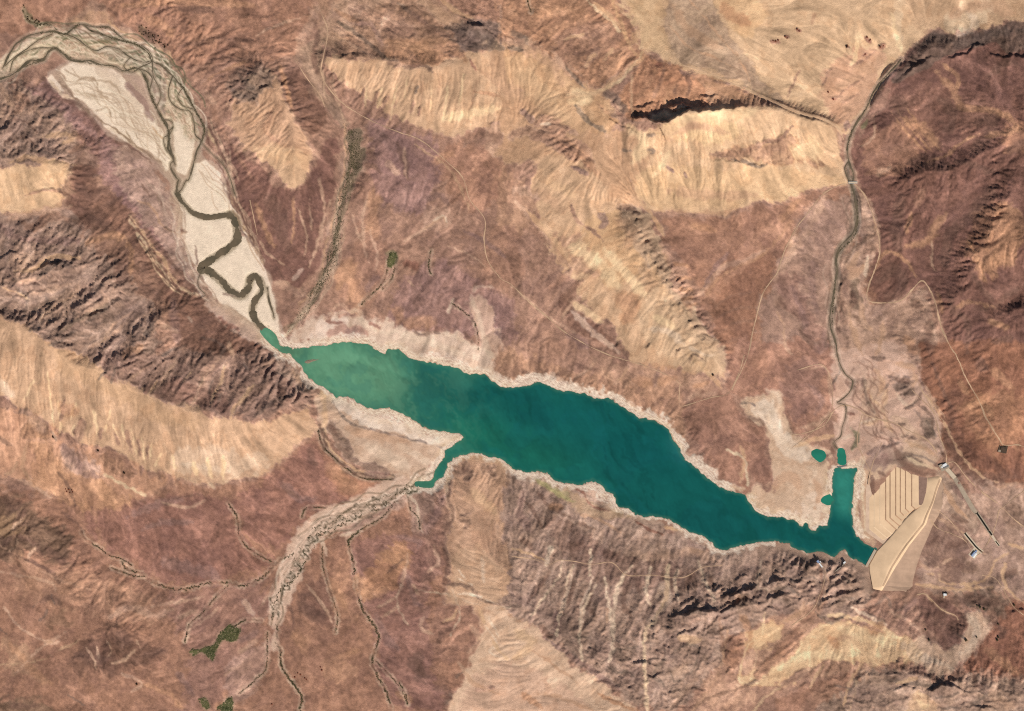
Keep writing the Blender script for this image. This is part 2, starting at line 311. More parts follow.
# small outward-facing pinnacle shadows along the sand ridge
PINS = [(629,236),(643,237),(648,242),(646,254),(652,252),(660,268),(667,280),(671,287),(664,282),(673,305),(680,304),(690,322),(696,327),(703,339),(707,336),(648,346),(616,345),(678,350),(650,128),(637,220),(640,232),(655,262)]
WASHLINES = [
 (.35,2.6,1.3,7,T(1,2,[(640,510),(610,512),(585,535),(550,560),(510,592),(450,620),(400,640),(350,665),(290,690),(240,711)])),
 (.4,2.4,.8,6,T(1,3,[(300,5),(240,20),(205,25),(190,70),(190,130),(160,180),(120,215),(92,240),(75,290),(65,340),(85,390),(80,440),(97,470),(100,530),(130,580),(160,620),(182,660),(172,720)])),
 (.55,3.6,.0,6,T(1,3,[(97,470),(100,530),(130,580),(160,620),(182,660),(172,700)])),
 (.35,1.6,.5,5,T(1,2,[(540,590),(500,640),(430,680),(390,711)])),
 (.7,4.6,.5,9,T(1,3,[(405,0),(365,40),(372,80),(385,130),(390,190),(402,250),(422,310),(450,350),(476,390),(485,430),(470,470),(460,520),(478,570),(502,610),(520,650),(538,715)])),
 (.4,2.8,.7,5,T(0,3,[(480,120),(500,150),(560,170),(600,200),(640,215),(700,230),(760,222),(820,205),(900,205),(960,215),(1030,185)])+T(1,3,[(50,160),(90,120),(150,90)])),
 (.3,2.6,.3,5,T(0,3,[(320,0),(340,35),(390,65),(430,95),(480,110),(520,135)])),(.3,1.6,.2,5,T(0,3,[(440,145),(480,160),(530,178),(570,178)])),
 (.3,2.4,.4,5,T(0,2,[(900,585),(935,640),(940,709)])+T(0,3,[(945,20),(970,60),(1020,95)])+T(1,3,[(30,105),(70,125)])),
 (.3,1.6,.3,5,T(0,3,[(900,215),(850,260),(800,320),(745,370),(728,435)])),(.45,2.6,.2,5,T(0,3,[(745,370),(728,435)])),
 (.4,2.6,.2,5,T(0,3,[(1030,352),(970,350),(920,378)])),(.3,1.4,.3,6,T(1,3,[(45,400),(40,540),(0,580)])),
 (.3,1.8,.3,6,T(0,3,[(1024,570),(980,610),(940,640)])),
 (.35,1.5,.3,6,T(1,3,[(262,60),(265,140),(290,230),(322,330),(315,400)])),(.5,3,.1,6,T(1,3,[(322,350),(312,400)])),
 (.3,1.3,.3,6,T(1,3,[(470,510),(520,560),(570,620),(600,680)])),(.5,2.6,.1,6,T(1,3,[(565,600),(590,640),(598,685)])),
 (.45,2.6,.2,6,T(1,1,[(690,280),(682,340),(690,370)])),(.4,2.4,.3,6,T(1,1,[(770,485),(820,520),(862,560),(878,620),(878,670)])),(.5,2.2,.2,6,T(1,1,[(525,300),(515,370),(490,420),(440,465),(415,492)])),(.5,1.6,.2,6,T(1,1,[(550,340),(535,390),(500,430)])),
 (.4,2.0,.1,6,T(1,2,[(245,300),(265,360),(310,405),(360,450),(430,488),(540,492)])),(.4,2.2,.2,5,T(1,2,[(180,640),(200,605),(280,603)])),(.35,1.8,.3,5,T(1,2,[(600,560),(610,610),(640,640),(648,690)])),
 (.4,2,.3,6,T(2,0,[(60,0),(75,50)])),
 # braided valley banks
 (.6,2.4,.3,8,T(0,0,[(160,130),(210,125),(260,135),(290,110),(325,97),(360,120),(400,135),(440,150),(500,165),(545,180),(580,205),(600,240),(640,260),(680,300),(720,345),(745,390),(765,430),(790,470),(805,510),(795,555)])),
 (.8,2.6,.3,8,T(0,0,[(480,280),(540,270),(570,300),(585,350),(600,390),(620,430),(640,470)])),(.5,1.6,.3,8,T(0,0,[(90,40),(110,80),(150,95),(200,100),(225,120)])),(.5,1.2,.3,8,T(0,0,[(640,470),(668,530),(660,580),(685,625)])),
 (.8,1.6,.3,8,T(0,0,[(490,165),(560,170),(610,190),(650,250)])),(.5,1.0,.3,8,T(0,0,[(0,310),(80,270),(170,235),(215,190),(310,240),(450,262)])),(.6,1.2,.3,8,T(0,0,[(380,110),(430,110),(470,140)])),
 # canyon banks
 (.45,1.6,.3,8,T(3,0,[(480,300),(440,350),(415,400),(395,440),(360,490),(338,540),(328,590)])),(.5,1.4,.3,8,B([(690,400),(690,450),(680,480),(650,510),(645,580),(640,650)])),
]

MEAD = [T(0,3,[(875,382),(900,366),(925,378),(946,392),(940,418),(912,440),(880,430),(862,440),(852,480),(836,522),(822,490),(802,470),(775,488),(755,475),(760,462),(800,462),(838,448),(856,420),(862,400)]), T(0,3,[(780,660),(800,655),(825,675),(815,688),(790,680)]), T(0,3,[(850,690),(890,660),(920,650),(925,680),(912,711),(890,705)]), T(1,1,[(520,285),(545,282),(552,300),(540,325),(525,345),(515,330)])]
# ------------------------------------------------------------------ ground cover: (colour, warp, feather, opacity, outline), painted in order
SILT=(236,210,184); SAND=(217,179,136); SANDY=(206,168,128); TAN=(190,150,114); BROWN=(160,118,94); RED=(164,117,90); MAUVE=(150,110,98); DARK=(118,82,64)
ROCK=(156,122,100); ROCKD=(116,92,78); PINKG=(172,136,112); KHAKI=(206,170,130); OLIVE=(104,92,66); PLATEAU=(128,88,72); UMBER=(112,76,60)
ZONES = [
 # --- top left
 (RED,1,6,1,A([(-60,-60),(640,-60),(600,110),(500,140),(430,170),(360,120),(240,40),(0,70),(-60,70)])),
 (BROWN,1,4,.7,A([(340,150),(440,120),(520,110),(440,170),(430,260),(470,330),(500,400),(470,420),(430,300),(390,200)])),
 (DARK,1,3,.4,A([(270,95),(310,80),(350,100),(340,125),(300,110)])),
 (ROCK,1,8,1,A([(-60,165),(60,165),(150,210),(200,300),(190,360),(-60,320)])),
 (TAN,1,6,.6,A([(-60,170),(40,180),(60,220),(0,240),(-60,240)])),
 (SAND,1,4,1,A([(-60,335),(0,322),(50,325),(95,318),(130,330),(140,362),(150,395),(105,420),(60,430),(20,440),(-60,420)])),
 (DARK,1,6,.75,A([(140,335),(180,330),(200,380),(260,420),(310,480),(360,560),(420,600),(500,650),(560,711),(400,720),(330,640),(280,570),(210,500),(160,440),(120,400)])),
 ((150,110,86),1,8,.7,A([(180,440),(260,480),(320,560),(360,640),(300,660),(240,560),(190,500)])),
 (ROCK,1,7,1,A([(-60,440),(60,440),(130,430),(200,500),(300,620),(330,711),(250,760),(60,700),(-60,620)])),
 (TAN,1.2,5,.5,A([(0,520),(60,500),(130,520),(60,560)])),(TAN,1.2,5,.45,A([(60,620),(150,560),(200,560),(120,640)])),(PINKG,1.2,6,.5,A([(0,450),(80,450),(150,470),(60,500),(0,500)])),
 (MAUVE,1,4,.9,A([(60,170),(110,150),(180,210),(220,260),(300,320),(350,400),(380,520),(400,590),(340,520),(270,430),(200,370),(180,300)])),
 (PINKG,1,4,1,A([(230,290),(280,300),(330,350),(360,420),(375,520),(405,600),(350,530),(300,450),(250,390),(215,340)])),
 (UMBER,1,3,.35,A([(90,165),(150,180),(220,240),(290,300),(280,320),(200,260),(130,220),(80,190)])),
 (UMBER,1,3,.4,A([(150,270),(180,260),(195,330),(170,380),(150,380)])),
 (ROCK,1,5,.5,A([(210,280),(280,290),(300,320),(230,330),(210,320)])),
 # silt plain of the upper valley
 ((182,152,126),.6,3,.9,A([(95,145),(150,112),(240,128),(290,150),(310,220),(335,250),(372,240),(400,280),(402,320),(440,330),(480,430),(540,530),(556,600),(562,690),(530,670),(440,615),(400,560),(368,490),(352,400),(330,345),(290,310),(220,270),(160,215),(105,180)])),
 (SILT,.55,2,1,A([(92,152),(108,150),(130,185),(150,193),(118,138),(150,120),(180,125),(230,138),(255,165),(275,200),(310,235),(330,280),(340,300),(335,340),(320,325),(290,300),(250,280),(215,255),(190,225),(165,205),(150,195),(125,188)])),
 ((205,176,150),1,6,.55,A([(190,140),(235,140),(260,180),(320,270),(335,320),(300,290),(240,210)])),
 (SILT,.3,1.5,1,A([(345,240),(370,230),(392,270),(385,310),(372,352),(352,345),(345,300)])),
 (SILT,.35,2,1,A([(385,330),(410,320),(440,345),(455,390),(470,430),(500,480),(520,520),(540,560),(552,600),(556,640),(556,675),(530,660),(500,640),(470,622),(440,610),(415,580),(390,540),(370,480),(362,420),(355,392),(375,360)])),
 ((196,166,140),.6,4,.7,A([(340,390),(358,400),(366,470),(385,540),(410,590),(395,595),(372,540),(352,470)])),
 ((206,176,148),.5,4,.8,A([(410,590),(450,612),(500,645),(530,668),(560,690),(600,720),(560,712),(500,680),(450,650),(410,620)])),
 # upper braid plain
 ((216,184,156),.6,2.5,.95,A([(-40,160),(10,110),(60,80),(110,62),(150,66),(200,75),(260,95),(300,120),(340,150),(372,190),(398,240),(400,275),(385,290),(360,240),(330,240),(310,200),(290,150),(230,128),(150,118),(110,100),(80,118),(40,140),(0,158)])),
 ((126,112,84),.8,3,.5,A([(190,95),(240,90),(290,110),(320,140),(300,150),(240,125),(200,115)])),
 ((130,104,84),.8,3,.6,A([(290,135),(320,140),(340,200),(330,230),(310,190),(292,160)])),
 (SILT,.5,1.5,.8,A([(140,66),(165,52),(185,66),(190,90),(170,80)])),(SILT,.5,1.5,.7,A([(330,165),(345,180),(350,205),(335,195)])),(SILT,.5,1.5,.6,A([(10,130),(30,100),(70,78),(60,95),(30,125)])),
 (SANDY,.8,2.5,.6,A([(130,50),(170,20),(200,15),(230,40),(200,50),(165,48)])),(SANDY,.8,2,.55,A([(230,50),(260,68),(300,85),(330,100),(340,120),(300,100),(240,70)])),
 ((100,96,62),1,2,.5,A([(45,15),(60,30),(90,50),(120,55),(90,62),(60,50)])),((96,88,60),1,2,.5,A([(265,50),(285,60),(310,80),(290,80)])),
 # hill and triangle
 (TAN,1,4,1,A([(450,230),(470,180),(520,140),(565,165),(585,220),(600,260),(640,310),(625,345),(600,380),(570,372),(530,330),(490,290)])),
 (SAND,1,3,.7,A([(500,300),(560,290),(630,310),(625,345),(600,382),(570,372),(535,335)])),
 (ROCKD,1,5,.55,A([(450,170),(480,140),(530,130),(545,165),(520,200),(470,210)])),
 (PLATEAU,1,3,.9,A([(455,280),(500,320),(550,370),(590,390),(640,330),(650,290),(680,262),(672,350),(655,430),(630,530),(600,585),(570,575),(530,530),(500,470),(470,420)])),
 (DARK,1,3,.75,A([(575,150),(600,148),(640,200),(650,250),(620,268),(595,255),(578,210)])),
 # upper centre
 ((168,126,96),1,6,1,A([(610,-60),(860,-60),(930,60),(900,110),(830,150),(740,130),(680,115),(640,60)])),
 (TAN,1,4,.7,A([(640,60),(660,20),(720,-20),(800,-20),(720,40),(690,90),(660,110)])),
 ((188,138,98),1,4,.9,A([(770,90),(830,80),(880,100),(910,128),(860,140),(800,140),(760,120)])),
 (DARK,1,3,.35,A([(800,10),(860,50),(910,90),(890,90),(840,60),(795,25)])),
 (RED,1,5,.7,A([(840,-30),(1000,-30),(1100,0),(1023,60),(960,40),(900,40)])),
 (SANDY,1,3,.55,A([(830,0),(860,20),(900,60),(930,50),(900,10),(870,-10)])),
 ((205,167,128),1,3,1,A([(645,130),(665,112),(730,120),(790,118),(835,142),(880,138),(900,120),(960,98),(1040,95),(1040,200),(1023,225),(960,255),(890,280),(850,262),(800,235),(740,205),(690,170)])),
 (SANDY,1,3,.6,A([(800,190),(900,150),(1023,150),(1023,210),(950,245),(890,268),(840,250)])),
 (ROCKD,1,3,.8,A([(895,55),(930,42),(1000,50),(1030,95),(960,98),(915,95)])),
 # centre plain
 (BROWN,1,6,1,A([(715,215),(800,245),(870,275),(930,290),(1040,230),(1060,330),(1060,720),(960,700),(860,660),(760,640),(690,620),(660,560),(680,420)])),
 (MAUVE,1.3,8,.8,A([(740,230),(860,280),(900,330),(840,440),(780,420),(740,340)])),
 ((172,122,92),1.3,8,.7,A([(900,290),(1000,280),(1040,400),(940,430),(880,370)])),
 (RED,1.3,6,.6,A([(720,420),(770,450),(770,560),(740,620),(690,620),(700,520)])),
 (MAUVE,1.3,7,.7,A([(780,560),(900,520),(1023,600),(1023,680),(900,670),(790,640)])),
 ((120,82,66),1.3,5,.3,A([(700,280),(740,300),(760,380),(720,400),(690,340)])),
 (RED,1.3,6,.5,A([(960,480),(1023,440),(1060,520),(1023,600),(970,560)])),
 ((190,150,118),1,5,.6,A([(840,420),(890,420),(900,450),(850,470)])),
 # side-valley washes
 ((168,130,104),.8,3,.8,A([(690,255),(725,258),(728,330),(700,400),(685,480),(660,560),(620,640),(590,670),(575,655),(620,590),(645,520),(660,430),(680,350)])),
 ((96,84,62),.8,2,.6,A([(690,258),(722,255),(724,310),(714,350),(700,390),(690,370),(706,330),(694,290)])),
 ((150,118,92),1,2,.7,A([(600,100),(640,60),(660,66),(640,120),(650,180),(700,245),(680,255),(630,190),(600,140)])),
 # north shore
 ((218,190,160),1,5,.9,A([(565,690),(600,650),(640,630),(700,625),(760,640),(800,655),(870,660),(930,670),(980,705),(1060,740),(1020,780),(900,740),(800,710),(700,680),(600,690)])),
 (SILT,.8,3,.6,A([(640,640),(700,632),(690,670),(600,690)])),((165,118,96),1,2.5,.6,A([(660,655),(720,650),(740,668),(700,672),(650,675)])),((158,112,90),1,2,.6,A([(855,640),(880,650),(900,655),(880,665),(860,655)])),
 ((205,172,142),1,3,.8,A([(930,600),(965,585),(985,620),(1000,660),(1010,720),(960,700),(955,650),(940,625)])),
 # --- top right
 ((174,126,92),1,6,1,B([(-30,-60),(180,-60),(210,0),(262,90),(258,115),(190,165),(120,200),(60,120),(-30,90)])),
 ((200,160,118),1,5,.8,B([(-30,90),(60,100),(110,190),(190,200),(200,280),(140,250),(60,200),(-30,180)])),
 (BROWN,1,4,.5,B([(80,80),(130,50),(210,60),(220,90),(150,110),(100,140)])),
 ((211,175,133),1,6,1,B([(180,-60),(1120,-60),(1120,45),(1023,42),(960,58),(880,76),(842,60),(780,110),(745,170),(690,235),(660,280),(620,245),(560,222),(480,190),(400,160),(330,130),(262,100),(215,0)])),
 ((178,146,112),1,5,.9,B([(310,-30),(395,-30),(430,60),(490,150),(560,215),(480,180),(400,140),(340,120),(305,60)])),
 ((216,176,128),1,5,.8,B([(400,-30),(480,-30),(500,40),(470,80),(430,50)])),((200,166,122),1,5,.6,B([(220,-20),(310,-20),(310,60),(330,110),(260,90)])),
 ((220,190,150),1,2,.6,B([(755,0),(775,0),(778,60),(785,105),(768,90),(758,50)])),((192,156,118),1,6,.7,B([(780,-20),(1060,-20),(1060,40),(960,50),(880,70),(845,55),(800,60)])),((222,192,152),1,4,.7,B([(860,30),(930,-10),(960,20),(930,60),(880,72)])),
 ((198,150,118),1,5,.6,B([(620,140),(700,90),(760,110),(720,190),(660,260),(610,200)])),
 ((178,126,90),1,3,1,B([(255,115),(300,112),(360,140),(430,165),(490,190),(480,212),(400,215),(330,215),(250,240),(225,230),(215,185),(240,150)])),
 ((204,160,122),1,3,.95,B([(400,155),(490,190),(520,205),(480,214),(420,216),(380,200)])),((192,146,108),1,3,.7,B([(330,130),(420,160),(490,195),(470,205),(400,180)])),
 (SAND,1,3,1,B([(185,270),(255,268),(330,245),(370,222),(470,212),(520,205),(560,215),(610,235),(650,270),(668,320),(672,366),(630,382),(560,395),(500,410),(420,425),(330,432),(270,425),(230,360),(195,310)])),
 ((224,188,138),1,5,.7,B([(330,235),(420,235),(470,260),(420,290),(330,280),(280,270)])),
 ((184,140,102),1,2.5,.9,B([(385,312),(430,302),(500,292),(560,268),(600,300),(640,322),(560,330),(500,332),(440,322)])),
 ((214,176,130),1,3,.8,B([(220,340),(300,330),(420,340),(560,340),(660,350),(668,366),(560,392),(420,418),(300,420),(250,390)])),
 ((182,138,108),1,5,.8,B([(280,425),(420,425),(520,405),(640,380),(672,380),(600,410),(480,440),(350,450)])),
 (RED,1,4,1,B([(300,440),(420,430),(540,405),(660,375),(690,380),(695,470),(650,520),(640,600),(650,720),(420,720),(400,640),(350,540),(320,500)])),
 ((150,102,76),1.2,6,.6,B([(420,520),(500,480),(540,540),(500,640),(470,720),(420,720),(400,620)])),
 ((168,130,106),1.1,6,.9,B([(600,410),(680,390),(690,470),(650,520),(640,600),(650,720),(480,720),(510,600),(560,490)])),
 ((140,98,82),1.2,5,.55,B([(530,540),(570,550),(590,620),(620,660),(610,690),(560,640),(530,600)])),
 ((188,138,104),.8,3,.6,B([(470,480),(540,430),(620,400),(560,460),(500,510),(440,560),(400,600),(420,560)])),
 # central ridge
 (TAN,1,6,.8,A([(960,90),(1040,80),(1160,140),(1260,250),(1300,330),(1240,400),(1150,380),(1060,330),(980,330),(960,260),(1010,200)])),((206,166,122),1,5,.8,A([(1010,100),(1080,120),(1180,170),(1240,250),(1200,290),(1120,240),(1040,200)])),
 ((192,152,114),1,5,1,B([(-30,190),(40,200),(110,250),(180,270),(230,340),(260,420),(180,420),(100,360),(40,330),(-30,330)])),
 ((170,124,94),1,4,.7,B([(0,230),(60,260),(120,330),(170,340),(150,290),(90,240)])),((176,132,98),1,5,.7,B([(-30,330),(30,360),(60,430),(30,470),(-30,450)])),
 (SANDY,1,4,1,B([(40,320),(110,300),(150,330),(180,360),(240,440),(290,520),(330,590),(380,670),(430,760),(250,730),(180,640),(110,560),(60,480),(50,410)])),
 ((204,164,118),1,4,.7,B([(150,440),(200,420),(260,500),(250,560),(200,580),(150,520)])),
 ((176,134,102),1,4,.6,B([(70,470),(130,470),(180,540),(150,560),(100,540)])),
 ((192,160,126),1,2.5,1,B([(205,430),(240,415),(275,430),(300,480),(325,530),(350,590),(385,650),(425,720),(440,760),(380,720),(340,640),(290,550),(240,480)])),
 ((184,140,108),1,2,.7,B([(310,500),(340,520),(360,590),(360,640),(330,590)])),((208,174,134),1,4,.8,B([(250,600),(300,580),(350,620),(400,700),(440,770),(330,740),(270,680)])),
 (DARK,1,2,.6,B([(95,585),(120,600),(170,650),(200,680),(170,690),(120,660),(105,620)])),
 # east plateau; umber patches mix dark soil with painted slope shade
 (PLATEAU,.6,3,1,B([(842,60),(880,76),(960,58),(1023,42),(1120,20),(1120,760),(880,760),(860,640),(830,560),(790,590),(740,600),(710,580),(730,490),(718,420),(690,360),(676,300),(690,250),(740,180),(780,110)])),
 ((116,90,74),.7,2,.9,B([(842,62),(880,76),(960,58),(1023,42),(1060,40),(1060,100),(1000,105),(960,85),(920,95),(860,118),(800,150),(770,170),(752,170),(790,115)])),
 ((156,116,94),.7,2,.7,B([(730,190),(760,170),(740,215),(715,250),(690,290),(688,260)])),
 ((158,112,86),1.2,5,.9,B([(700,300),(720,260),(770,240),(820,300),(790,330),(770,350),(740,350),(700,345)])),
 ((146,102,82),1.2,6,.8,B([(780,190),(860,150),(900,200),(960,220),(930,260),(860,240),(830,270),(790,240)])),
 (UMBER,1,5,.55,B([(830,180),(870,170),(890,250),(860,280),(835,240)])),
 (UMBER,1,5,.5,B([(770,340),(830,318),(860,330),(830,380),(790,450),(765,470),(775,400)])),(UMBER,1,5,.4,B([(860,335),(960,320),(940,360),(880,370)])),
 ((170,122,88),1.2,6,.8,B([(930,410),(1000,400),(1040,460),(990,520),(950,560),(910,520),(910,460)])),((166,116,84),1.2,6,.6,B([(990,250),(1040,240),(1040,330),(980,300)])),
 (UMBER,1,5,.5,B([(970,330),(1000,350),(960,440),(900,540),(880,560),(890,500),(930,420)])),(UMBER,1,4,.5,B([(900,540),(960,610),(1040,560),(1040,590),(960,640),(900,600)])),
 (UMBER,1,2.5,.6,B([(718,600),(716,560),(750,510),(790,540),(800,570),(775,598),(745,605)])),
 ((160,112,84),1.2,4,.6,B([(640,480),(690,470),(720,560),(760,640),(760,720),(720,680)])),
 ((180,142,112),.8,4,1,B([(688,378),(712,390),(728,440),(730,490),(712,540),(708,590),(740,612),(790,600),(815,572),(830,600),(850,680),(870,730),(640,730),(640,690),(655,640),(650,560),(656,520),(690,475)])),
 ((156,118,94),1,4,.6,B([(740,620),(820,600),(840,700),(780,711),(740,680)])),((150,110,88),1,3,.6,B([(655,560),(680,540),(690,600),(670,660),(655,640)])),((110,86,68),1,2,.6,B([(684,560),(700,560),(705,610),(690,620)])),
 ((140,100,80),1,3,.5,B([(690,500),(716,470),(725,500),(700,530)])),
 # --- bottom left
 ((158,112,86),1,6,1,C([(-60,250),(150,290),(300,260),(480,255),(640,160),(720,260),(880,200),(900,500),(980,620),(1060,760),(-60,760)])),
 ((150,114,94),1,5,1,C([(190,-10),(540,-10),(600,40),(640,70),(625,105),(540,122),(440,125),(330,92),(230,55)])),
 ((176,136,108),1,4,.6,C([(430,0),(480,0),(430,60),(380,100),(370,90)])),((182,150,120),1,4,.7,C([(540,-10),(600,30),(645,75),(600,70),(560,40)])),((122,84,68),1,4,.5,C([(330,40),(440,80),(480,118),(400,110),(330,85)])),
 ((201,163,125),1,3,1,C([(-60,-80),(0,-80),(90,-30),(190,12),(220,45),(340,95),(440,128),(540,128),(600,112),(622,85),(630,150),(600,190),(560,225),(500,245),(440,258),(380,250),(320,235),(270,215),(220,190),(170,170),(120,150),(60,110),(0,90),(-60,100)])),
 ((196,158,118),1,5,.7,C([(90,-30),(190,15),(230,55),(330,105),(420,140),(340,140),(220,90),(120,30)])),
 ((214,184,150),1,5,.6,C([(330,190),(420,180),(500,200),(560,190),(500,245),(430,256),(370,245)])),
 ((194,146,110),1,6,1,C([(-60,90),(60,115),(120,155),(200,190),(280,225),(360,255),(300,300),(200,300),(110,270),(30,240),(-60,220)])),
 ((176,140,116),1,5,.7,C([(120,160),(170,190),(210,240),(170,260),(130,220)])),
 ((158,114,84),.7,2,.9,C([(42,150),(58,128),(75,124),(100,145),(112,168),(95,172),(50,172),(40,165)])),((158,114,86),.7,2,.9,C([(200,205),(220,192),(245,205),(278,238),(272,250),(240,246),(208,240)])),((158,116,90),.7,2,.7,C([(150,185),(168,180),(172,205),(158,212)])),
 ((184,134,94),1,6,.8,C([(60,170),(110,180),(150,230),(240,270),(280,300),(220,330),(130,290),(60,250)])),
 ((146,100,82),1.2,8,.85,C([(170,320),(260,300),(400,280),(470,300),(500,380),(560,415),(440,450),(320,460),(230,400)])),
 ((144,98,80),1.2,7,.8,C([(470,280),(560,230),(630,170),(680,240),(740,250),(700,290),(620,320),(560,400),(500,360)])),
 ((172,118,86),1,4,.7,C([(640,170),(700,235),(760,255),(700,280),(650,240)])),
 ((112,84,64),1.2,7,.85,C([(-60,260),(40,280),(100,330),(150,390),(120,420),(60,400),(-60,420)])),((168,128,88),1.2,4,.5,C([(-20,330),(40,310),(60,360),(20,370)])),
 ((116,82,64),1.2,7,.85,C([(140,610),(170,560),(230,545),(290,570),(330,600),(270,615),(230,640),(150,640)])),((120,88,66),1.2,5,.6,C([(80,530),(110,500),(150,520),(130,545)])),((120,94,72),1.2,6,.6,C([(-20,680),(100,690),(130,720),(-20,730)])),
 ((176,130,98),1.2,8,.6,C([(20,400),(140,430),(300,480),(360,520),(280,540),(120,500),(20,470)])),((176,136,100),1.2,6,.5,C([(0,560),(60,600),(100,660),(20,640)])),
 ((150,108,90),1.3,7,.7,C([(340,470),(540,440),(530,540),(480,640),(420,711),(360,711),(390,590),(340,540)])),((186,148,124),1.2,5,.5,C([(460,620),(540,560),(530,640),(470,720),(440,700)])),
 ((206,174,144),.8,3,.95,C([(880,215),(840,250),(800,290),(720,330),(690,345),(640,370),(610,420),(590,480),(560,530),(556,590),(545,590),(535,530),(548,470),(560,420),(600,350),(640,310),(700,285),(780,245),(830,225)])),
 ((176,140,116),.9,3,.7,C([(830,270),(880,250),(890,300),(850,380),(830,360),(820,300),(700,370),(690,345),(780,300)])),
 ((146,102,86),1.1,6,.8,C([(700,380),(880,350),(860,450),(850,560),(900,711),(780,711),(750,560),(720,470)])),((178,126,88),1.1,5,.8,C([(720,440),(800,370),(830,400),(780,460),(730,490)])),((184,134,92),1.1,3,.7,C([(750,405),(780,390),(830,402),(780,420)])),
 ((120,84,68),1.1,5,.6,C([(600,470),(640,440),(670,500),(690,545),(640,540),(600,520)])),((172,124,92),1.1,6,.7,C([(650,420),(690,400),(700,480),(720,540),(690,540),(660,470)])),((180,132,96),1.1,5,.5,C([(640,620),(700,600),(720,640),(650,660)])),
 ((110,80,66),1,3,.6,C([(815,610),(840,590),(850,620),(870,640),(850,650),(825,640)])),
 ((204,172,140),.8,3,1,C([(628,85),(650,70),(685,90),(740,105),(800,108),(850,135),(925,162),(885,190),(850,238),(800,244),(740,236),(690,205),(645,150)])),
 ((232,208,180),.7,2.5,.95,C([(660,75),(690,88),(740,103),(800,106),(850,132),(922,160),(880,176),(850,180),(780,160),(720,135),(680,112)])),
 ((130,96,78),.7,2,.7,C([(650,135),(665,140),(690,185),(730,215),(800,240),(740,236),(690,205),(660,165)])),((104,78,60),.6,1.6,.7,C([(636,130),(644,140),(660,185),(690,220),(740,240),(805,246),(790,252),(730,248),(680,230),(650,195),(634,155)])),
 ((190,150,116),1,4,1,C([(890,225),(905,205),(940,192),(985,196),(1040,225),(1060,760),(980,640),(900,560),(850,545),(880,500),(890,420),(880,330)])),
 ((206,170,132),1,5,.6,C([(900,400),(960,380),(1023,450),(1040,520),(960,520),(890,480)])),((132,96,76),1,2.5,.6,C([(905,225),(930,210),(945,220),(930,240),(910,245)])),((132,96,76),1,2.5,.6,C([(965,220),(985,215),(985,240),(968,240)])),
 ((150,108,88),1,4,.8,C([(840,330),(890,260),(900,330),(880,420),(850,470),(850,560),(830,520),(850,420)])),((162,116,91),1,4,.95,C([(850,545),(870,500),(900,500),(960,520),(980,560),(960,600),(900,620),(860,590)])),
 # --- bottom right
 ((168,124,94),1,5,1,D([(-40,-20),(120,30),(240,40),(330,60),(350,110),(340,170),(310,180),(250,110),(160,90),(80,60),(-40,40)])),
 ((190,146,110),1,4,.7,D([(150,10),(260,15),(380,50),(430,70),(400,85),(300,60),(200,50)])),
 ((156,111,88),.8,3,1,D([(338,110),(370,85),(410,75),(445,85),(475,130),(500,150),(512,200),(530,270),(520,280),(495,245),(470,225),(468,285),(440,265),(410,235),(375,190),(345,150)])),
 ((166,116,88),.8,3,.7,D([(460,200),(475,200),(472,270),(455,262)])),
 ((168,120,94),.9,4,1,D([(428,-30),(640,-30),(650,60),(640,110),(600,140),(560,160),(545,100),(535,65),(455,85),(435,75)])),
 ((146,106,90),1.2,4,.6,D([(545,20),(600,0),(630,40),(620,110),(570,130),(545,80)])),
 ((206,174,140),.8,3,1,D([(455,92),(490,76),(535,66),(545,110),(562,160),(600,182),(640,188),(632,220),(640,270),(635,300),(605,342),(580,340),(540,320),(495,312),(470,282),(490,250),(520,278),(525,240),(505,160),(478,130)])),
 ((226,202,172),.8,2.5,.85,D([(470,100),(520,80),(530,130),(560,175),(600,195),(570,215),(530,190),(510,150)])),((224,198,168),.8,2.5,.7,D([(590,270),(635,280),(630,320),(600,345),(575,335)])),
 ((204,168,140),.9,4,1,D([(640,-20),(790,-20),(820,60),(850,110),(862,180),(850,215),(780,215),(740,235),(700,300),(690,380),(680,300),(678,230),(640,200),(650,110)])),
 ((196,162,130),1,3,.7,D([(700,40),(740,50),(730,130),(700,120)])),((200,168,134),1,3,.6,D([(760,120),(820,150),(830,190),(790,180),(770,150)])),((112,84,68),1,3,.6,D([(740,60),(790,40),(810,70),(800,90),(760,80)])),((118,90,74),1,3,.6,D([(740,180),(770,170),(800,215),(780,225),(740,200)])),((122,94,74),1,2.5,.6,D([(775,190),(830,215),(830,225),(775,210)])),((110,84,64),1,2,.5,D([(800,110),(835,130),(848,165),(835,165),(820,130)])),
 ((152,118,100),1,3,.7,D([(700,220),(750,170),(760,200),(730,235),(705,250)])),
 ((150,100,74),.7,3,1,D([(812,-30),(1120,-30),(1120,270),(1023,252),(960,250),(905,238),(870,200),(855,140),(840,90),(820,50)])),
 (UMBER,1,4,.5,D([(855,90),(890,60),(930,90),(890,120),(870,180),(920,230),(1023,245),(1023,225),(940,205),(900,150),(860,160)])),((170,120,86),1.1,6,.6,D([(890,100),(980,60),(1030,100),(1030,180),(960,200),(910,150)])),  # the umber here also carries painted hillside shade
 ((196,158,130),.6,3,1,D([(690,225),(722,238),(712,290),(720,360),(740,390),(700,372),(682,345),(678,260)])),((172,136,110),1,5,1,D([(820,250),(870,215),(930,250),(1120,270),(1120,490),(1000,480),(900,470),(830,478),(800,470),(830,350)])),
 ((182,150,120),1,4,.8,D([(830,240),(870,235),(910,300),(940,360),(900,340),(860,300),(835,290)])),((130,94,78),1,5,.6,D([(830,330),(890,320),(920,400),(900,450),(830,440),(820,390)])),((150,106,86),1,4,.6,D([(860,215),(900,225),(960,290),(920,280),(880,250)])),((128,96,78),1,3,.6,D([(990,300),(1030,300),(1030,350),(985,340)])),
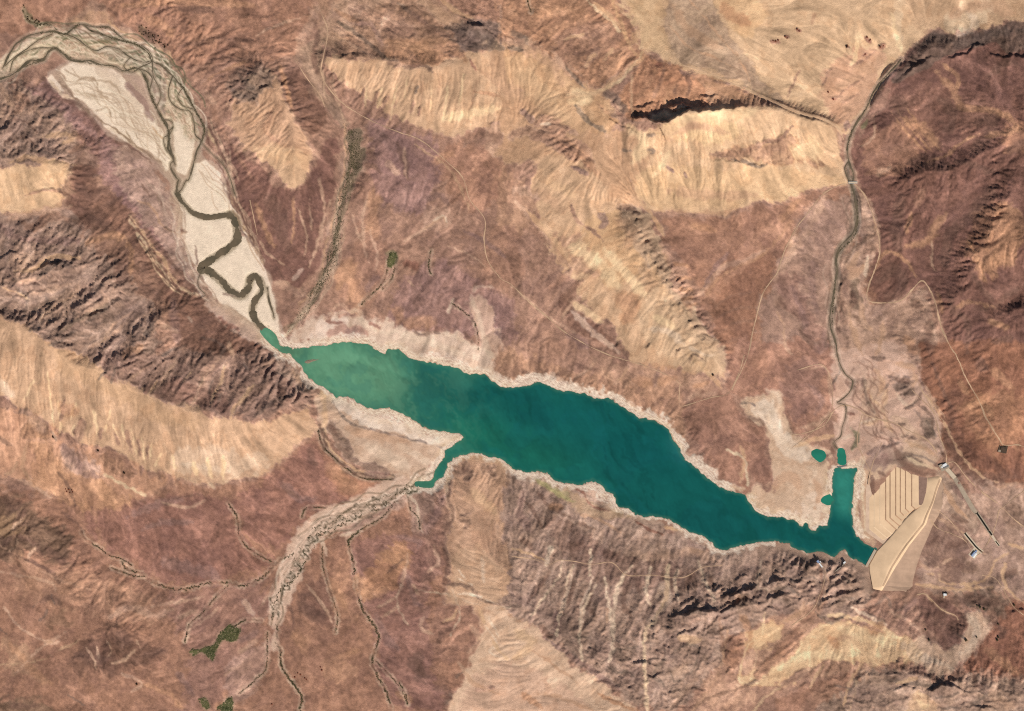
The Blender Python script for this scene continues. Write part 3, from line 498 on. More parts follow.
 ((164,130,106),1,5,1,D([(-5,238),(40,225),(100,255),(180,290),(300,335),(400,385),(480,378),(540,368),(640,380),(720,420),(730,470),(690,520),(600,540),(530,520),(440,570),(400,650),(320,711),(240,690),(160,640),(90,570),(20,530),(-20,500),(0,430),(-25,340)])),
 ((128,94,78),1,4,.6,D([(60,310),(130,340),(200,400),(280,410),(360,420),(400,460),(340,470),(240,470),(150,440),(80,380)])),((136,104,86),1,6,.4,D([(40,440),(140,450),(130,560),(60,520)])),((182,148,120),1,4,.8,D([(100,262),(180,295),(300,340),(400,388),(480,380),(440,410),(330,390),(200,350),(100,310)])),
 ((192,160,124),.8,3,.7,D([(30,240),(90,255),(170,300),(240,330),(200,330),(120,300),(50,265)])),((172,162,112),.8,2,.5,D([(50,245),(85,258),(125,285),(105,288),(65,265)])),
 ((218,182,146),1,5,1,D([(-30,500),(20,535),(70,565),(130,615),(200,670),(270,720),(250,770),(-150,770),(-120,680),(-70,600),(-50,540)])),((206,166,134),1,6,.6,D([(-90,650),(-30,615),(60,640),(160,700),(200,770),(-120,770)])),
 ((186,142,108),1,4,1,D([(350,720),(400,650),(440,580),(520,525),(590,495),(640,530),(720,540),(800,570),(830,610),(760,625),(680,622),(560,662),(440,711)])),
 ((220,182,136),1,3,1,D([(465,560),(520,530),(560,540),(500,590),(460,590)])),((222,184,138),1,3.5,1,D([(440,640),(520,610),(590,560),(620,530),(680,530),(760,560),(800,580),(820,608),(760,615),(690,612),(620,615),(560,650),(480,660)])),((160,112,84),1,3,.8,D([(520,590),(580,545),(600,560),(560,600),(510,640),(470,650)])),((156,108,82),1,4,.7,D([(420,560),(470,560),(450,620),(430,630)])),
 ((218,188,152),1.2,4,.72,D([(770,585),(790,580),(815,562),(850,575),(862,590),(880,560),(910,540),(915,515),(940,520),(955,545),(930,595),(890,620),(850,640),(800,615)])),
 ((128,90,74),.8,2.5,.9,D([(815,480),(850,480),(890,515),(915,540),(900,570),(875,580),(868,595),(850,560),(825,530),(810,500)])),((120,94,76),1,4,.8,D([(870,480),(940,475),(1023,500),(1023,520),(940,520),(890,500)])),
 ((150,100,76),1,5,1,D([(950,560),(1000,490),(1120,490),(1120,680),(1000,640),(900,630),(860,650),(920,600)])),
 ((166,132,106),1,4,1,D([(540,720),(620,660),(700,630),(800,625),(850,645),(920,640),(1040,660),(1040,760),(540,760)])),((158,112,86),1,4,.8,D([(520,700),(580,660),(680,625),(700,640),(640,690),(590,730),(520,740)])),((206,170,128),1,3,.6,D([(800,680),(840,670),(850,720),(780,730)])),
]
ROADS = [  # (half width, colour key, points)
 (.75,'dust',B([(664,280),(650,255),(620,238),(580,228),(540,212),(480,185),(400,150),(340,130)])),
 (.7,'dust',B([(676,366),(650,372),(620,390),(600,415),(570,455),(545,500),(530,545),(505,580),(492,620),(482,660),(470,715)])+D([(440,70)])),
 (.85,'dust',B([(684,367),(705,390),(722,430),(732,470),(735,505),(725,540),(712,575),(712,600),(735,606),(775,602),(795,585),(820,562),(838,585),(850,620),(858,655),(880,700)])+D([(888,0),(905,40),(930,85),(950,130),(972,165),(983,180),(1010,180),(1040,188)])),
 (.55,'dust',A([(640,20),(655,60),(648,110),(642,145),(660,180),(690,210),(740,240),(790,262),(840,280),(890,320),(925,355),(940,400),(970,440),(968,480),(975,520),(1000,555)])+B([(0,570),(30,600),(60,625),(100,660),(150,690),(200,712)])+D([(260,20),(320,45),(340,62)])),
 (.5,'dust',D([(350,100),(400,85),(430,78),(448,50),(465,0)])),(.45,'dust',D([(335,60),(335,100),(350,100)])),
 (.5,'dust',A([(590,120),(600,135),(620,165),(640,190),(650,215)])),
 (.7,'dust',D([(868,218),(885,215),(905,240),(935,270),(975,300),(1000,325),(1040,355)])),
 (.55,'dust',D([(810,50),(830,90),(845,120),(855,160),(868,200),(868,218)])),
 (.6,'dust',D([(560,160),(590,155),(625,140),(645,110),(665,100),(690,108),(720,125),(760,135),(790,150),(830,170),(850,195)])),
 (.45,'dust',D([(560,185),(600,155),(640,115)])),(.45,'dust',D([(640,110),(640,60),(620,20),(570,30)])),
 (.6,'dust',D([(700,120),(690,170),(700,200),(720,240)])),(.5,'dust',D([(740,175),(720,220),(712,260)])),
 (.6,'dust',D([(830,320),(850,345),(880,358),(905,370),(930,400),(960,360),(975,310)])),(.6,'dust',D([(975,310),(1000,290),(1020,275),(1040,260)])),
 (.6,'dust',D([(810,480),(825,478),(840,490),(860,510),(885,520),(893,530)])),(.5,'dust',D([(940,440),(970,450),(1000,500),(1023,520)])),
 (.55,'dust',D([(618,416),(625,430),(625,450),(615,480),(600,510),(560,540)])),
 (.5,'dust',D([(845,305),(880,335),(900,365),(910,375)])),
 (.45,'dust',D([(0,402),(50,410),(70,420),(100,410),(160,418),(200,415),(230,440),(280,440),(340,445),(380,425),(420,420)])),
 (.45,'dust',A([(500,400),(515,470)])),
 (.55,'dust',D([(858,130),(830,100),(800,70)])),
]
# pale dry washes painted by gravel: (half width, colour, strength, points)
WASHES = [
 (1.3,(196,150,112),.7,A([(690,250),(690,330),(672,420),(650,500),(640,560),(600,610)])),(1,(176,136,106),.6,A([(700,420),(680,500),(650,580)])),(1,(190,150,118),.5,A([(675,380),(650,430),(640,500)])),
 (1.4,(216,180,136),.8,B([(130,-20),(170,20),(200,45),(215,62)])),(1.3,(216,180,136),.8,B([(262,105),(235,140),(210,165),(180,180),(150,190),(110,190)])),(.9,(200,158,118),.6,B([(240,150),(238,190),(242,240)])),
 (2,(206,160,112),.6,B([(185,-40),(240,100),(262,105)])),
 (1.4,(190,140,102),.6,B([(560,440),(530,480),(500,510),(440,540),(410,560),(390,590)])),
 (1.35,(224,192,158),.9,D([(80,385),(68,420),(75,385)])),(1.49,(218,184,150),.9,D([(158,400),(155,440),(158,390)])),(1.62,(218,184,150),.9,D([(240,420),(225,440),(210,470),(205,510),(202,570),(195,610)])),(1.49,(218,184,150),.9,D([(185,445),(190,480),(196,510),(200,560)])),(1.49,(216,182,148),.9,D([(170,460),(150,490),(140,520),(135,560),(140,610)])),(1.35,(212,178,144),.9,D([(122,420),(110,450),(108,480),(96,520),(90,560)])),(1.35,(212,178,144),.9,D([(100,410),(95,440),(60,490),(40,520)])),
 (1.62,(216,182,148),.9,D([(278,425),(268,470),(275,500)])),(2.16,(218,182,142),.9,D([(312,420),(310,450),(308,480),(300,500),(285,530),(265,560),(265,620),(268,680),(270,720)])),(1.76,(212,178,144),.9,D([(372,410),(385,450),(405,490)])),(1.49,(202,168,136),.9,D([(330,430),(325,460),(335,490)])),(1.49,(208,174,142),.9,D([(500,410),(490,460),(510,470)])),
 (1,(196,152,114),.6,A([(830,290),(900,340),(940,420)])),
 (.9,(216,176,132),.6,D([(540,660),(500,690),(480,720)])),(.9,(196,150,112),.6,D([(430,550),(420,610),(400,660),(360,711)])),(.8,(206,166,126),.6,D([(470,570),(490,600),(470,650)])),
 (1.6,(150,108,84),.7,D([(618,430),(620,470),(600,510),(575,540),(545,570),(520,600)])),
 (.9,(200,160,124),.6,D([(690,650),(680,690),(670,720)])),(1.2,(206,178,142),.8,D([(430,190),(465,210),(470,260)])),
 (1.2,(214,186,150),.7,A([(640,560),(620,610),(590,650),(570,670)])),
 (1.6,(226,196,150),.75,C([(210,240),(290,280)])),
 (1.1,(224,190,148),.7,A([(260,440),(285,480),(320,530),(345,570),(395,590)])),(1.0,(206,172,128),.6,A([(415,260),(440,310),(460,360),(470,400),(480,440),(500,470),(530,530)])),(.9,(110,76,60),.6,A([(405,260),(430,310),(452,360),(462,400),(475,445),(490,470)])),
 (.7,(160,130,104),.6,A([(148,170),(170,155),(190,160),(200,185),(215,195)])),(.8,(140,112,88),.7,A([(120,165),(150,195),(185,230),(230,258),(265,285),(290,305),(320,325)])),(.6,(160,132,106),.6,A([(190,225),(215,215),(225,240),(250,260),(270,290)])),(.6,(160,132,106),.5,A([(150,180),(175,190),(200,195),(240,230),(290,290),(330,310)])),(.6,(160,132,106),.5,A([(130,140),(170,160),(220,165),(250,200)])),
 (.6,(160,130,106),.6,A([(290,360),(310,380),(330,440),(350,480),(370,490)])),(.6,(150,118,96),.6,A([(260,340),(290,400),(300,440),(340,470)])),
 (.7,(190,150,112),.6,C([(0,620),(80,610),(120,590),(160,570)])),(.7,(196,150,118),.5,C([(0,380),(100,440),(180,470)])),
 (1,(196,162,130),.6,C([(800,460),(795,500),(815,540)])),(1,(210,180,146),.6,C([(905,470),(920,520),(900,560)])),(.8,(206,174,140),.6,C([(830,470),(900,480),(960,500),(1020,505)])),
 (.8,(180,140,112),.5,C([(450,640),(520,590),(540,560)])),
]
# ------------------------------------------------------------------ bands, veins, washes, outcrops and painted crag shade: tile; tone, width, x y x y ...
SOIL_SHADE = dict(P=(224,197,164), S=(214,176,132), T=(194,154,118), B=(150,108,84), D=(114,82,66), M=(142,106,92), K=(100,82,70), O=(184,134,95), G=(98,92,62), R=(138,88,70), Y=(178,166,112), W=(232,198,150))  # K: dark rock together with cliff shadow painted into the ground
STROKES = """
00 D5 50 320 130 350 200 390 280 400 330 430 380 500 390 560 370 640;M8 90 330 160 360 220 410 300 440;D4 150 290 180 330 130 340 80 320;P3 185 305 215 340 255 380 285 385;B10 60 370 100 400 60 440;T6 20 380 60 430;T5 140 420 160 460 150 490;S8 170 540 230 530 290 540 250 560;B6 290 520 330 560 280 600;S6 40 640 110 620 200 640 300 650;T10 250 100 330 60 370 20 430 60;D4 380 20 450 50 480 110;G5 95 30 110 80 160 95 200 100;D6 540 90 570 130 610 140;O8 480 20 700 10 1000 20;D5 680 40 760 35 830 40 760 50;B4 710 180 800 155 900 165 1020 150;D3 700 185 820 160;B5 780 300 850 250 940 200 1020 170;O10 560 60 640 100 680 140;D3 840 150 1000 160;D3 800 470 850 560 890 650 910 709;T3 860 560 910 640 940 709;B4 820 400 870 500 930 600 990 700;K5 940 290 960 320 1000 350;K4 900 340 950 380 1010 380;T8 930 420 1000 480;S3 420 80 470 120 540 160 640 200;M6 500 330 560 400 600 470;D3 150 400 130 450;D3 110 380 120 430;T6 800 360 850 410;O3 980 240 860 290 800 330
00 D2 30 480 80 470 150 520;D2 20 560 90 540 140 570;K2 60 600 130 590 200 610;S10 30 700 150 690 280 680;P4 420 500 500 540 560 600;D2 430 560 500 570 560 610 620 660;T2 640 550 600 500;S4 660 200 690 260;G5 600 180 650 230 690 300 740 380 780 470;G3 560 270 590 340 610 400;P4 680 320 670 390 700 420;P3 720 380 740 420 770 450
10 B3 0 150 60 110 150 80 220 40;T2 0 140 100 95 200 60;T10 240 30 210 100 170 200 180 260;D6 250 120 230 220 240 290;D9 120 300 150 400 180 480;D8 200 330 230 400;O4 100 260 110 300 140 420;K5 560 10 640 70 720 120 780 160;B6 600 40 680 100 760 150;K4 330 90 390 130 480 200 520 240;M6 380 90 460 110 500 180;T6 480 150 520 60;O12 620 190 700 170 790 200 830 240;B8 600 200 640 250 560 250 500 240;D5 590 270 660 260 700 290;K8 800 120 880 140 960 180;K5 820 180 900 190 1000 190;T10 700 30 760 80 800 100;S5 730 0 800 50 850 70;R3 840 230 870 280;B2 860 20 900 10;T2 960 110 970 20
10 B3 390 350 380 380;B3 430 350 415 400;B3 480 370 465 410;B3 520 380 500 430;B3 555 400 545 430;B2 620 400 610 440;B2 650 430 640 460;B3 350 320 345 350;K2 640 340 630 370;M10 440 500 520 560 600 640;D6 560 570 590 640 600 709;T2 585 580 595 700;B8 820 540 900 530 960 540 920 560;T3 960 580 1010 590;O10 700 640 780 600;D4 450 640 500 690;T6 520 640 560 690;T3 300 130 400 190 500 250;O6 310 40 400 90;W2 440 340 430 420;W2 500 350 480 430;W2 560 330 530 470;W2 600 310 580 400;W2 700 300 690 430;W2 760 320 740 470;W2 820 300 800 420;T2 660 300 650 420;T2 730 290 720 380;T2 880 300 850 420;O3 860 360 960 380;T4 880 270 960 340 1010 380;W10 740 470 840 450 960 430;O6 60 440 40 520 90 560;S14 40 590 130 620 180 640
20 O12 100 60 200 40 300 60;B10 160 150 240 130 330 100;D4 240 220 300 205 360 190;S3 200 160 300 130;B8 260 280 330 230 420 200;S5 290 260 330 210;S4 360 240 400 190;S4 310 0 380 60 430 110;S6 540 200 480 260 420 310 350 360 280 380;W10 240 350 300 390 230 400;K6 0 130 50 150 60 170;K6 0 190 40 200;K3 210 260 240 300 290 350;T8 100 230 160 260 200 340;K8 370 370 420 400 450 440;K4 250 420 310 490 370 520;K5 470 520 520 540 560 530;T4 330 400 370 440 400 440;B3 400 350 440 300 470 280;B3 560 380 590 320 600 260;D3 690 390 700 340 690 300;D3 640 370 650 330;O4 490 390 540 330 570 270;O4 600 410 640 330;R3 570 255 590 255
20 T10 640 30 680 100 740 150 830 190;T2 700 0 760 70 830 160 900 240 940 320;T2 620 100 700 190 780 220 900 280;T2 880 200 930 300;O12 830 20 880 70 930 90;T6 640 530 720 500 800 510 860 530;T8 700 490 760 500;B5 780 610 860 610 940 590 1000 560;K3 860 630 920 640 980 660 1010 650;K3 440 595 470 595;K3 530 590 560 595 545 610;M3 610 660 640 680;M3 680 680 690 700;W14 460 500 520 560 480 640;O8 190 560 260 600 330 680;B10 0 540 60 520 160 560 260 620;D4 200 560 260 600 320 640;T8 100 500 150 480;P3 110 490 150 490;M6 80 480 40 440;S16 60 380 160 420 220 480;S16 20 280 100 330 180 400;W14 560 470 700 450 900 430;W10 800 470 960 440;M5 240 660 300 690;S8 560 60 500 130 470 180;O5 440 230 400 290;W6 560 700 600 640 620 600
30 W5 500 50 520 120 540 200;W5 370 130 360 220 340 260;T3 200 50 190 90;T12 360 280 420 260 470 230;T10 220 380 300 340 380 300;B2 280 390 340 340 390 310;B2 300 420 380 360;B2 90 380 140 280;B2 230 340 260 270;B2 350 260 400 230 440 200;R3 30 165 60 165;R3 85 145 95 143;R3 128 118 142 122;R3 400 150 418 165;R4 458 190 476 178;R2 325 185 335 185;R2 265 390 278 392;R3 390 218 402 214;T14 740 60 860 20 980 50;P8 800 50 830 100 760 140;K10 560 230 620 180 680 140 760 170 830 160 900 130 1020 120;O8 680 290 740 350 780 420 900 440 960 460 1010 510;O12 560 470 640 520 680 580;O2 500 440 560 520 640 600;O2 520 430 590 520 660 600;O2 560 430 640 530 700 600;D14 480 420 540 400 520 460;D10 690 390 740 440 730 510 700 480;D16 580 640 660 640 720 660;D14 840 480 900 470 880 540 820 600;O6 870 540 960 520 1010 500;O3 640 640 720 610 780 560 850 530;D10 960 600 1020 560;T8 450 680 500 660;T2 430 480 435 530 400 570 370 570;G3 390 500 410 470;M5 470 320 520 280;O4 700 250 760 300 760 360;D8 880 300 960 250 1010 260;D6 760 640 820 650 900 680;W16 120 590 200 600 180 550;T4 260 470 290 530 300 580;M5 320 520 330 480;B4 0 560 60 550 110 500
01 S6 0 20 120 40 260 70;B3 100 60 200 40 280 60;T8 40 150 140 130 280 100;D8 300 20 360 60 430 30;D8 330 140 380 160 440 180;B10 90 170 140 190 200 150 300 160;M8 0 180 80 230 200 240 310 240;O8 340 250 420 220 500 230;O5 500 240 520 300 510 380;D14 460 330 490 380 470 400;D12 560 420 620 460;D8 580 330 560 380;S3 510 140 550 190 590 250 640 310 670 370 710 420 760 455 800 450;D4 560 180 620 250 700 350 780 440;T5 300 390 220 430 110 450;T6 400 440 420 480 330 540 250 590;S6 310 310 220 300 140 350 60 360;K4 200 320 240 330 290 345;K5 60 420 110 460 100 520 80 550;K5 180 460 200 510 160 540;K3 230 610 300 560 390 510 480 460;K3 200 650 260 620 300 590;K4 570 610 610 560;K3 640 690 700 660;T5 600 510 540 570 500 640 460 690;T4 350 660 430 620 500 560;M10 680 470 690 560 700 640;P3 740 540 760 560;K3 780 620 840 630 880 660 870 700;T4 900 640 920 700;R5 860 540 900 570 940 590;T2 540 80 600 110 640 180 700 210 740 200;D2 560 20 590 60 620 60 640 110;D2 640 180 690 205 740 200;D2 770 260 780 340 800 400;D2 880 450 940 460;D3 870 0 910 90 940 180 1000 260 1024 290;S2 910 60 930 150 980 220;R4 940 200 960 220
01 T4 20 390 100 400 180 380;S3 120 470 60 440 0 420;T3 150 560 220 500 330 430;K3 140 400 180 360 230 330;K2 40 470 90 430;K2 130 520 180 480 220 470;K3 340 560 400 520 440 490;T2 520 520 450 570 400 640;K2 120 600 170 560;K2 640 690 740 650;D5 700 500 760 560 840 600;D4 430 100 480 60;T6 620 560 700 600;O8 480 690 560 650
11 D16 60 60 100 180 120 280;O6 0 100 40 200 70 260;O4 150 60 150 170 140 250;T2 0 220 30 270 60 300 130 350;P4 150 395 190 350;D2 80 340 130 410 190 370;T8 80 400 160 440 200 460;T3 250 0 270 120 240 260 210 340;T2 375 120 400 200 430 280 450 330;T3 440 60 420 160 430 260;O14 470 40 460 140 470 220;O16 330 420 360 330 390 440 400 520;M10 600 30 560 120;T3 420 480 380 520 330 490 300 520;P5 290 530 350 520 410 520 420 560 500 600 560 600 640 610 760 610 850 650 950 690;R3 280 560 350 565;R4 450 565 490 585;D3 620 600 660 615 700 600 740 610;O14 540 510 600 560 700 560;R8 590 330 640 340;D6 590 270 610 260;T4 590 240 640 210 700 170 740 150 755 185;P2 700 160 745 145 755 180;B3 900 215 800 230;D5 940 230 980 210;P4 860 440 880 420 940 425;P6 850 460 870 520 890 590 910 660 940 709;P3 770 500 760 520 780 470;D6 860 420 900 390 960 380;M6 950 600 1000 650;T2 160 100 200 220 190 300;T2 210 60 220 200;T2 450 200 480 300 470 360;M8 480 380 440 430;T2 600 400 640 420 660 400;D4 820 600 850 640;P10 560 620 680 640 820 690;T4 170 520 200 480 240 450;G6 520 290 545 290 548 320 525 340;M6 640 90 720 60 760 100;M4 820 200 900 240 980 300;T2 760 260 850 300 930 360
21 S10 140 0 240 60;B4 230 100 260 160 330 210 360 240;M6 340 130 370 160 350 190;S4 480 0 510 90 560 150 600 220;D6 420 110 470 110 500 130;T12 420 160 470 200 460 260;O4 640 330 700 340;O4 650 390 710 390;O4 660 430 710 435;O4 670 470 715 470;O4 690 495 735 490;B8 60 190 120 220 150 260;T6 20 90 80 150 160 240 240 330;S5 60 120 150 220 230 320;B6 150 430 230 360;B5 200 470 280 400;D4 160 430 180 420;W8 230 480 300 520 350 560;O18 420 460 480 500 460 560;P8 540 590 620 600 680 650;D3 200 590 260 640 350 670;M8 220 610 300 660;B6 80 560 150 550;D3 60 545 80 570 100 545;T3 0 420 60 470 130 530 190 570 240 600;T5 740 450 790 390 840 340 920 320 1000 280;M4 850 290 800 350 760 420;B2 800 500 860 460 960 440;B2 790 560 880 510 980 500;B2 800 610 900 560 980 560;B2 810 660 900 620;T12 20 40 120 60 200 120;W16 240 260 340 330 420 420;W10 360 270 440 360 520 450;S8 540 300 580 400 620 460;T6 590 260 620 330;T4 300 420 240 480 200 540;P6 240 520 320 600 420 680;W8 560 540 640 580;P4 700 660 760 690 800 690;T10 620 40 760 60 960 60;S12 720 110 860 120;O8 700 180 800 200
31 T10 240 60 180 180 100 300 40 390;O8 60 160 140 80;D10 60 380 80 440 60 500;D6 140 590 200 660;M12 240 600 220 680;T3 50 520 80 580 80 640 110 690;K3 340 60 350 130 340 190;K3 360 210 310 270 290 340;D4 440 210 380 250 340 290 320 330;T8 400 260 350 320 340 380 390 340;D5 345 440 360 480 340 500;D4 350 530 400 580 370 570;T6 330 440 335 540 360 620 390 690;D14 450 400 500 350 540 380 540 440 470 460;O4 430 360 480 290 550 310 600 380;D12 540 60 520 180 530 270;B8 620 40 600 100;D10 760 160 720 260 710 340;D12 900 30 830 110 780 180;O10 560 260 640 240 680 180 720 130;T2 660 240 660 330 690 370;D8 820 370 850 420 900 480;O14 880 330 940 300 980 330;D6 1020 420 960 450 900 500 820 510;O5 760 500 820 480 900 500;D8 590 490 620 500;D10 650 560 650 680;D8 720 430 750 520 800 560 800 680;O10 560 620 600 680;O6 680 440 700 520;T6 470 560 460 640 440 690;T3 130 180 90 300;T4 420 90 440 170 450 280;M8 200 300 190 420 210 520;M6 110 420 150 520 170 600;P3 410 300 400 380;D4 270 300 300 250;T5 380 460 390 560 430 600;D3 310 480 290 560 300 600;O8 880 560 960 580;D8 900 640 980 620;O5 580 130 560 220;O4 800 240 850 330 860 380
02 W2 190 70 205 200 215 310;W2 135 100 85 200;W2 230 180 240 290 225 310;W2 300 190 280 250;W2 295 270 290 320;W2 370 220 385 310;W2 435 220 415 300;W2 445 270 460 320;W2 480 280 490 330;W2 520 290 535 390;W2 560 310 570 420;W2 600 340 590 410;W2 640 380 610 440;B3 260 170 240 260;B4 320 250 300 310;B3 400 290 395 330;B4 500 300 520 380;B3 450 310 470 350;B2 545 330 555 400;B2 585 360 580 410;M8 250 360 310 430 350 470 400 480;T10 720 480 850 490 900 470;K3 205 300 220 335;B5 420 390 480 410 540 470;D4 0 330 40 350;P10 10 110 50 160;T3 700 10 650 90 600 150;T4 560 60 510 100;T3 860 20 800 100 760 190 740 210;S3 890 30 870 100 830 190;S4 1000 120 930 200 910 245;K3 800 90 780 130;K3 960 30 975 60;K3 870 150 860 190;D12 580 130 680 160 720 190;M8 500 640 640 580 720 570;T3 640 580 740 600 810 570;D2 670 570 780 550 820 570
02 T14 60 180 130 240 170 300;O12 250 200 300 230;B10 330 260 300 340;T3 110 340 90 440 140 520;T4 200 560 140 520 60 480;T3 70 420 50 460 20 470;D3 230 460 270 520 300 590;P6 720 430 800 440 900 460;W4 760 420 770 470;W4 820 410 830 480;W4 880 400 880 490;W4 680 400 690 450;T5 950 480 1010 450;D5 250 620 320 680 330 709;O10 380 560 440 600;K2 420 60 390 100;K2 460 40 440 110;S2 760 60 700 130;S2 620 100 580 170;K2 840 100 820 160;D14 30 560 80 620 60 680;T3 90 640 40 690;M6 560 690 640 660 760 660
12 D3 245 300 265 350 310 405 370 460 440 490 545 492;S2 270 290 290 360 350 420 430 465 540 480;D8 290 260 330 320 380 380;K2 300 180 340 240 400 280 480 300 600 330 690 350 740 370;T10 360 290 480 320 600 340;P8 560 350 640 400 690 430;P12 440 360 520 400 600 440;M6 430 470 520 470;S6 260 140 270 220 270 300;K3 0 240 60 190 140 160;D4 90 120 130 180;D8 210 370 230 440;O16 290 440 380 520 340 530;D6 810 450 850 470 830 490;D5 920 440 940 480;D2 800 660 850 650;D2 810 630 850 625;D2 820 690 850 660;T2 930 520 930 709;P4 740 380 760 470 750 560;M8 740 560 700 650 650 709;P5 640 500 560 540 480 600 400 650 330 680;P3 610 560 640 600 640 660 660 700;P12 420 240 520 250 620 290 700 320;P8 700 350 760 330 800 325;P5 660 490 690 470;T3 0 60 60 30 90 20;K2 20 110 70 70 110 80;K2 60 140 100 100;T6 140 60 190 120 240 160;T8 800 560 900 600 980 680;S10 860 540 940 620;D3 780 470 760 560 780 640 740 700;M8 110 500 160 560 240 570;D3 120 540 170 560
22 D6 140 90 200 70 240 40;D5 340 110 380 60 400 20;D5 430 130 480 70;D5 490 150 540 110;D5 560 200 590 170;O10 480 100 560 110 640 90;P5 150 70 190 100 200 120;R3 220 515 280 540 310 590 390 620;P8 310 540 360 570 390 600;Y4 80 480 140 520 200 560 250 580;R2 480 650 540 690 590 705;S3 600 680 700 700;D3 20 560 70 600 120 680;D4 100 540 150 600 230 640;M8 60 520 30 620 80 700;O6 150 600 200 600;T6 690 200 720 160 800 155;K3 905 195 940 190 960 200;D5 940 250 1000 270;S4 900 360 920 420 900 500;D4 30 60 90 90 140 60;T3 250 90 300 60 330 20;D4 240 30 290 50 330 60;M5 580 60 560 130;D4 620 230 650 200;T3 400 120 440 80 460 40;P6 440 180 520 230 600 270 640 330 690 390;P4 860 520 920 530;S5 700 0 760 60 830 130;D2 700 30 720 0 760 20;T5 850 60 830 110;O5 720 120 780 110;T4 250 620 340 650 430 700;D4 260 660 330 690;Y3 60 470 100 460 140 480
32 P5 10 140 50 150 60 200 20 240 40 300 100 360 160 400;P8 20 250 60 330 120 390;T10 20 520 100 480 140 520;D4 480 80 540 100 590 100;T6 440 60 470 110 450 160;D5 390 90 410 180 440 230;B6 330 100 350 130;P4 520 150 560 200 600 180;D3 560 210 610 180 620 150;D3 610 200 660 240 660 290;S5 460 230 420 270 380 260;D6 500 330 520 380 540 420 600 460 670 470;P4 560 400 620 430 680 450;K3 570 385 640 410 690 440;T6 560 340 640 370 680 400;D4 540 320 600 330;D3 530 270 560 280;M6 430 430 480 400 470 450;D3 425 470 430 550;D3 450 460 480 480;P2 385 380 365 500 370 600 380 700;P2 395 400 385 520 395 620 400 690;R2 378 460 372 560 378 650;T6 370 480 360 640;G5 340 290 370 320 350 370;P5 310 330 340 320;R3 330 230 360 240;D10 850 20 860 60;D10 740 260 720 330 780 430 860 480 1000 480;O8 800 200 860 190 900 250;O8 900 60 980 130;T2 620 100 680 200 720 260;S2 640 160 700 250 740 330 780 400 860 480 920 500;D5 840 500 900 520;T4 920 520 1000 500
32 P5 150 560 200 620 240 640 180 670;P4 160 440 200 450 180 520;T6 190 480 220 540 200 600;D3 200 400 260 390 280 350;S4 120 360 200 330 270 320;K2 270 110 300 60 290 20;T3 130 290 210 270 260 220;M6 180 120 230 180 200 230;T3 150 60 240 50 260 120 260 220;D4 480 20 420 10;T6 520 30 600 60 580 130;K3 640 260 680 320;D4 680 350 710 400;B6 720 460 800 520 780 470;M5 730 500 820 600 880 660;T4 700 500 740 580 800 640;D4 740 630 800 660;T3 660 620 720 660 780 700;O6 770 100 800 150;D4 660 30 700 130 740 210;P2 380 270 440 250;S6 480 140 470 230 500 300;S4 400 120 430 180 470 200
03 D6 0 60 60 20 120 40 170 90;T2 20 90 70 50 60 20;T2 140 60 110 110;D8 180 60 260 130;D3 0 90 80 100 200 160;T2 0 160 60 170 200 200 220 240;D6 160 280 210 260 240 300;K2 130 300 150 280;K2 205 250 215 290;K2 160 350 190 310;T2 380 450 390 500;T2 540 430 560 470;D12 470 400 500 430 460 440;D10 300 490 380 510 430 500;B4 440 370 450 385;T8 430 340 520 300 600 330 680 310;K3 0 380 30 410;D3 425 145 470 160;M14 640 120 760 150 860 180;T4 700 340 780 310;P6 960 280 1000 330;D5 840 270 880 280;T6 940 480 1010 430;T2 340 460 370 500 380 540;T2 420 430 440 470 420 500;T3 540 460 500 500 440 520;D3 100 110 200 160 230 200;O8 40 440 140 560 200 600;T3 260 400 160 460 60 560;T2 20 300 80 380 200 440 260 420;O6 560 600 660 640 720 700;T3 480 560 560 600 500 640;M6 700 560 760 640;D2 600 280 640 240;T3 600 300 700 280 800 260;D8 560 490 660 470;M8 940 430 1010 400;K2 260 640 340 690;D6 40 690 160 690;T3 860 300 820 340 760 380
13 O10 480 95 580 90 540 110;D3 520 160 590 110;O14 400 180 430 250 520 220;O10 300 200 330 260 350 300;D14 180 290 220 320 270 340;D4 170 260 220 250 290 330;T3 600 90 590 150 560 250 480 300;M6 600 180 620 260 650 300;T3 620 210 640 250;D8 630 500 660 560 640 540;D2 620 490 650 480;K2 790 580 820 550;D4 740 60 760 140 740 190;D3 740 210 840 220 900 280 1000 290;P2 800 250 850 250 960 290;P2 920 340 960 420;P2 910 380 950 440 920 480 980 500;P2 800 150 830 190;P2 800 190 860 210;T4 660 340 650 380 700 410;D6 730 400 720 440;D4 750 390 780 390;S3 800 300 780 340 740 360;D8 700 620 760 640 740 700;O8 400 470 320 500;P4 890 100 900 200;P3 260 20 280 100;T3 100 160 60 240 20 300;T3 200 210 270 300 300 360;O12 160 400 200 480;T3 560 300 500 340;M8 470 330 520 430 560 470;S3 930 430 1000 520;S3 880 300 900 360;T6 840 360 880 420 840 480;B6 870 630 940 620;T4 800 520 860 600 960 640;O6 560 640 620 680;D3 140 300 150 400;M5 560 20 640 40 640 70;T3 700 60 720 120 680 160;P3 330 20 360 10 420 0
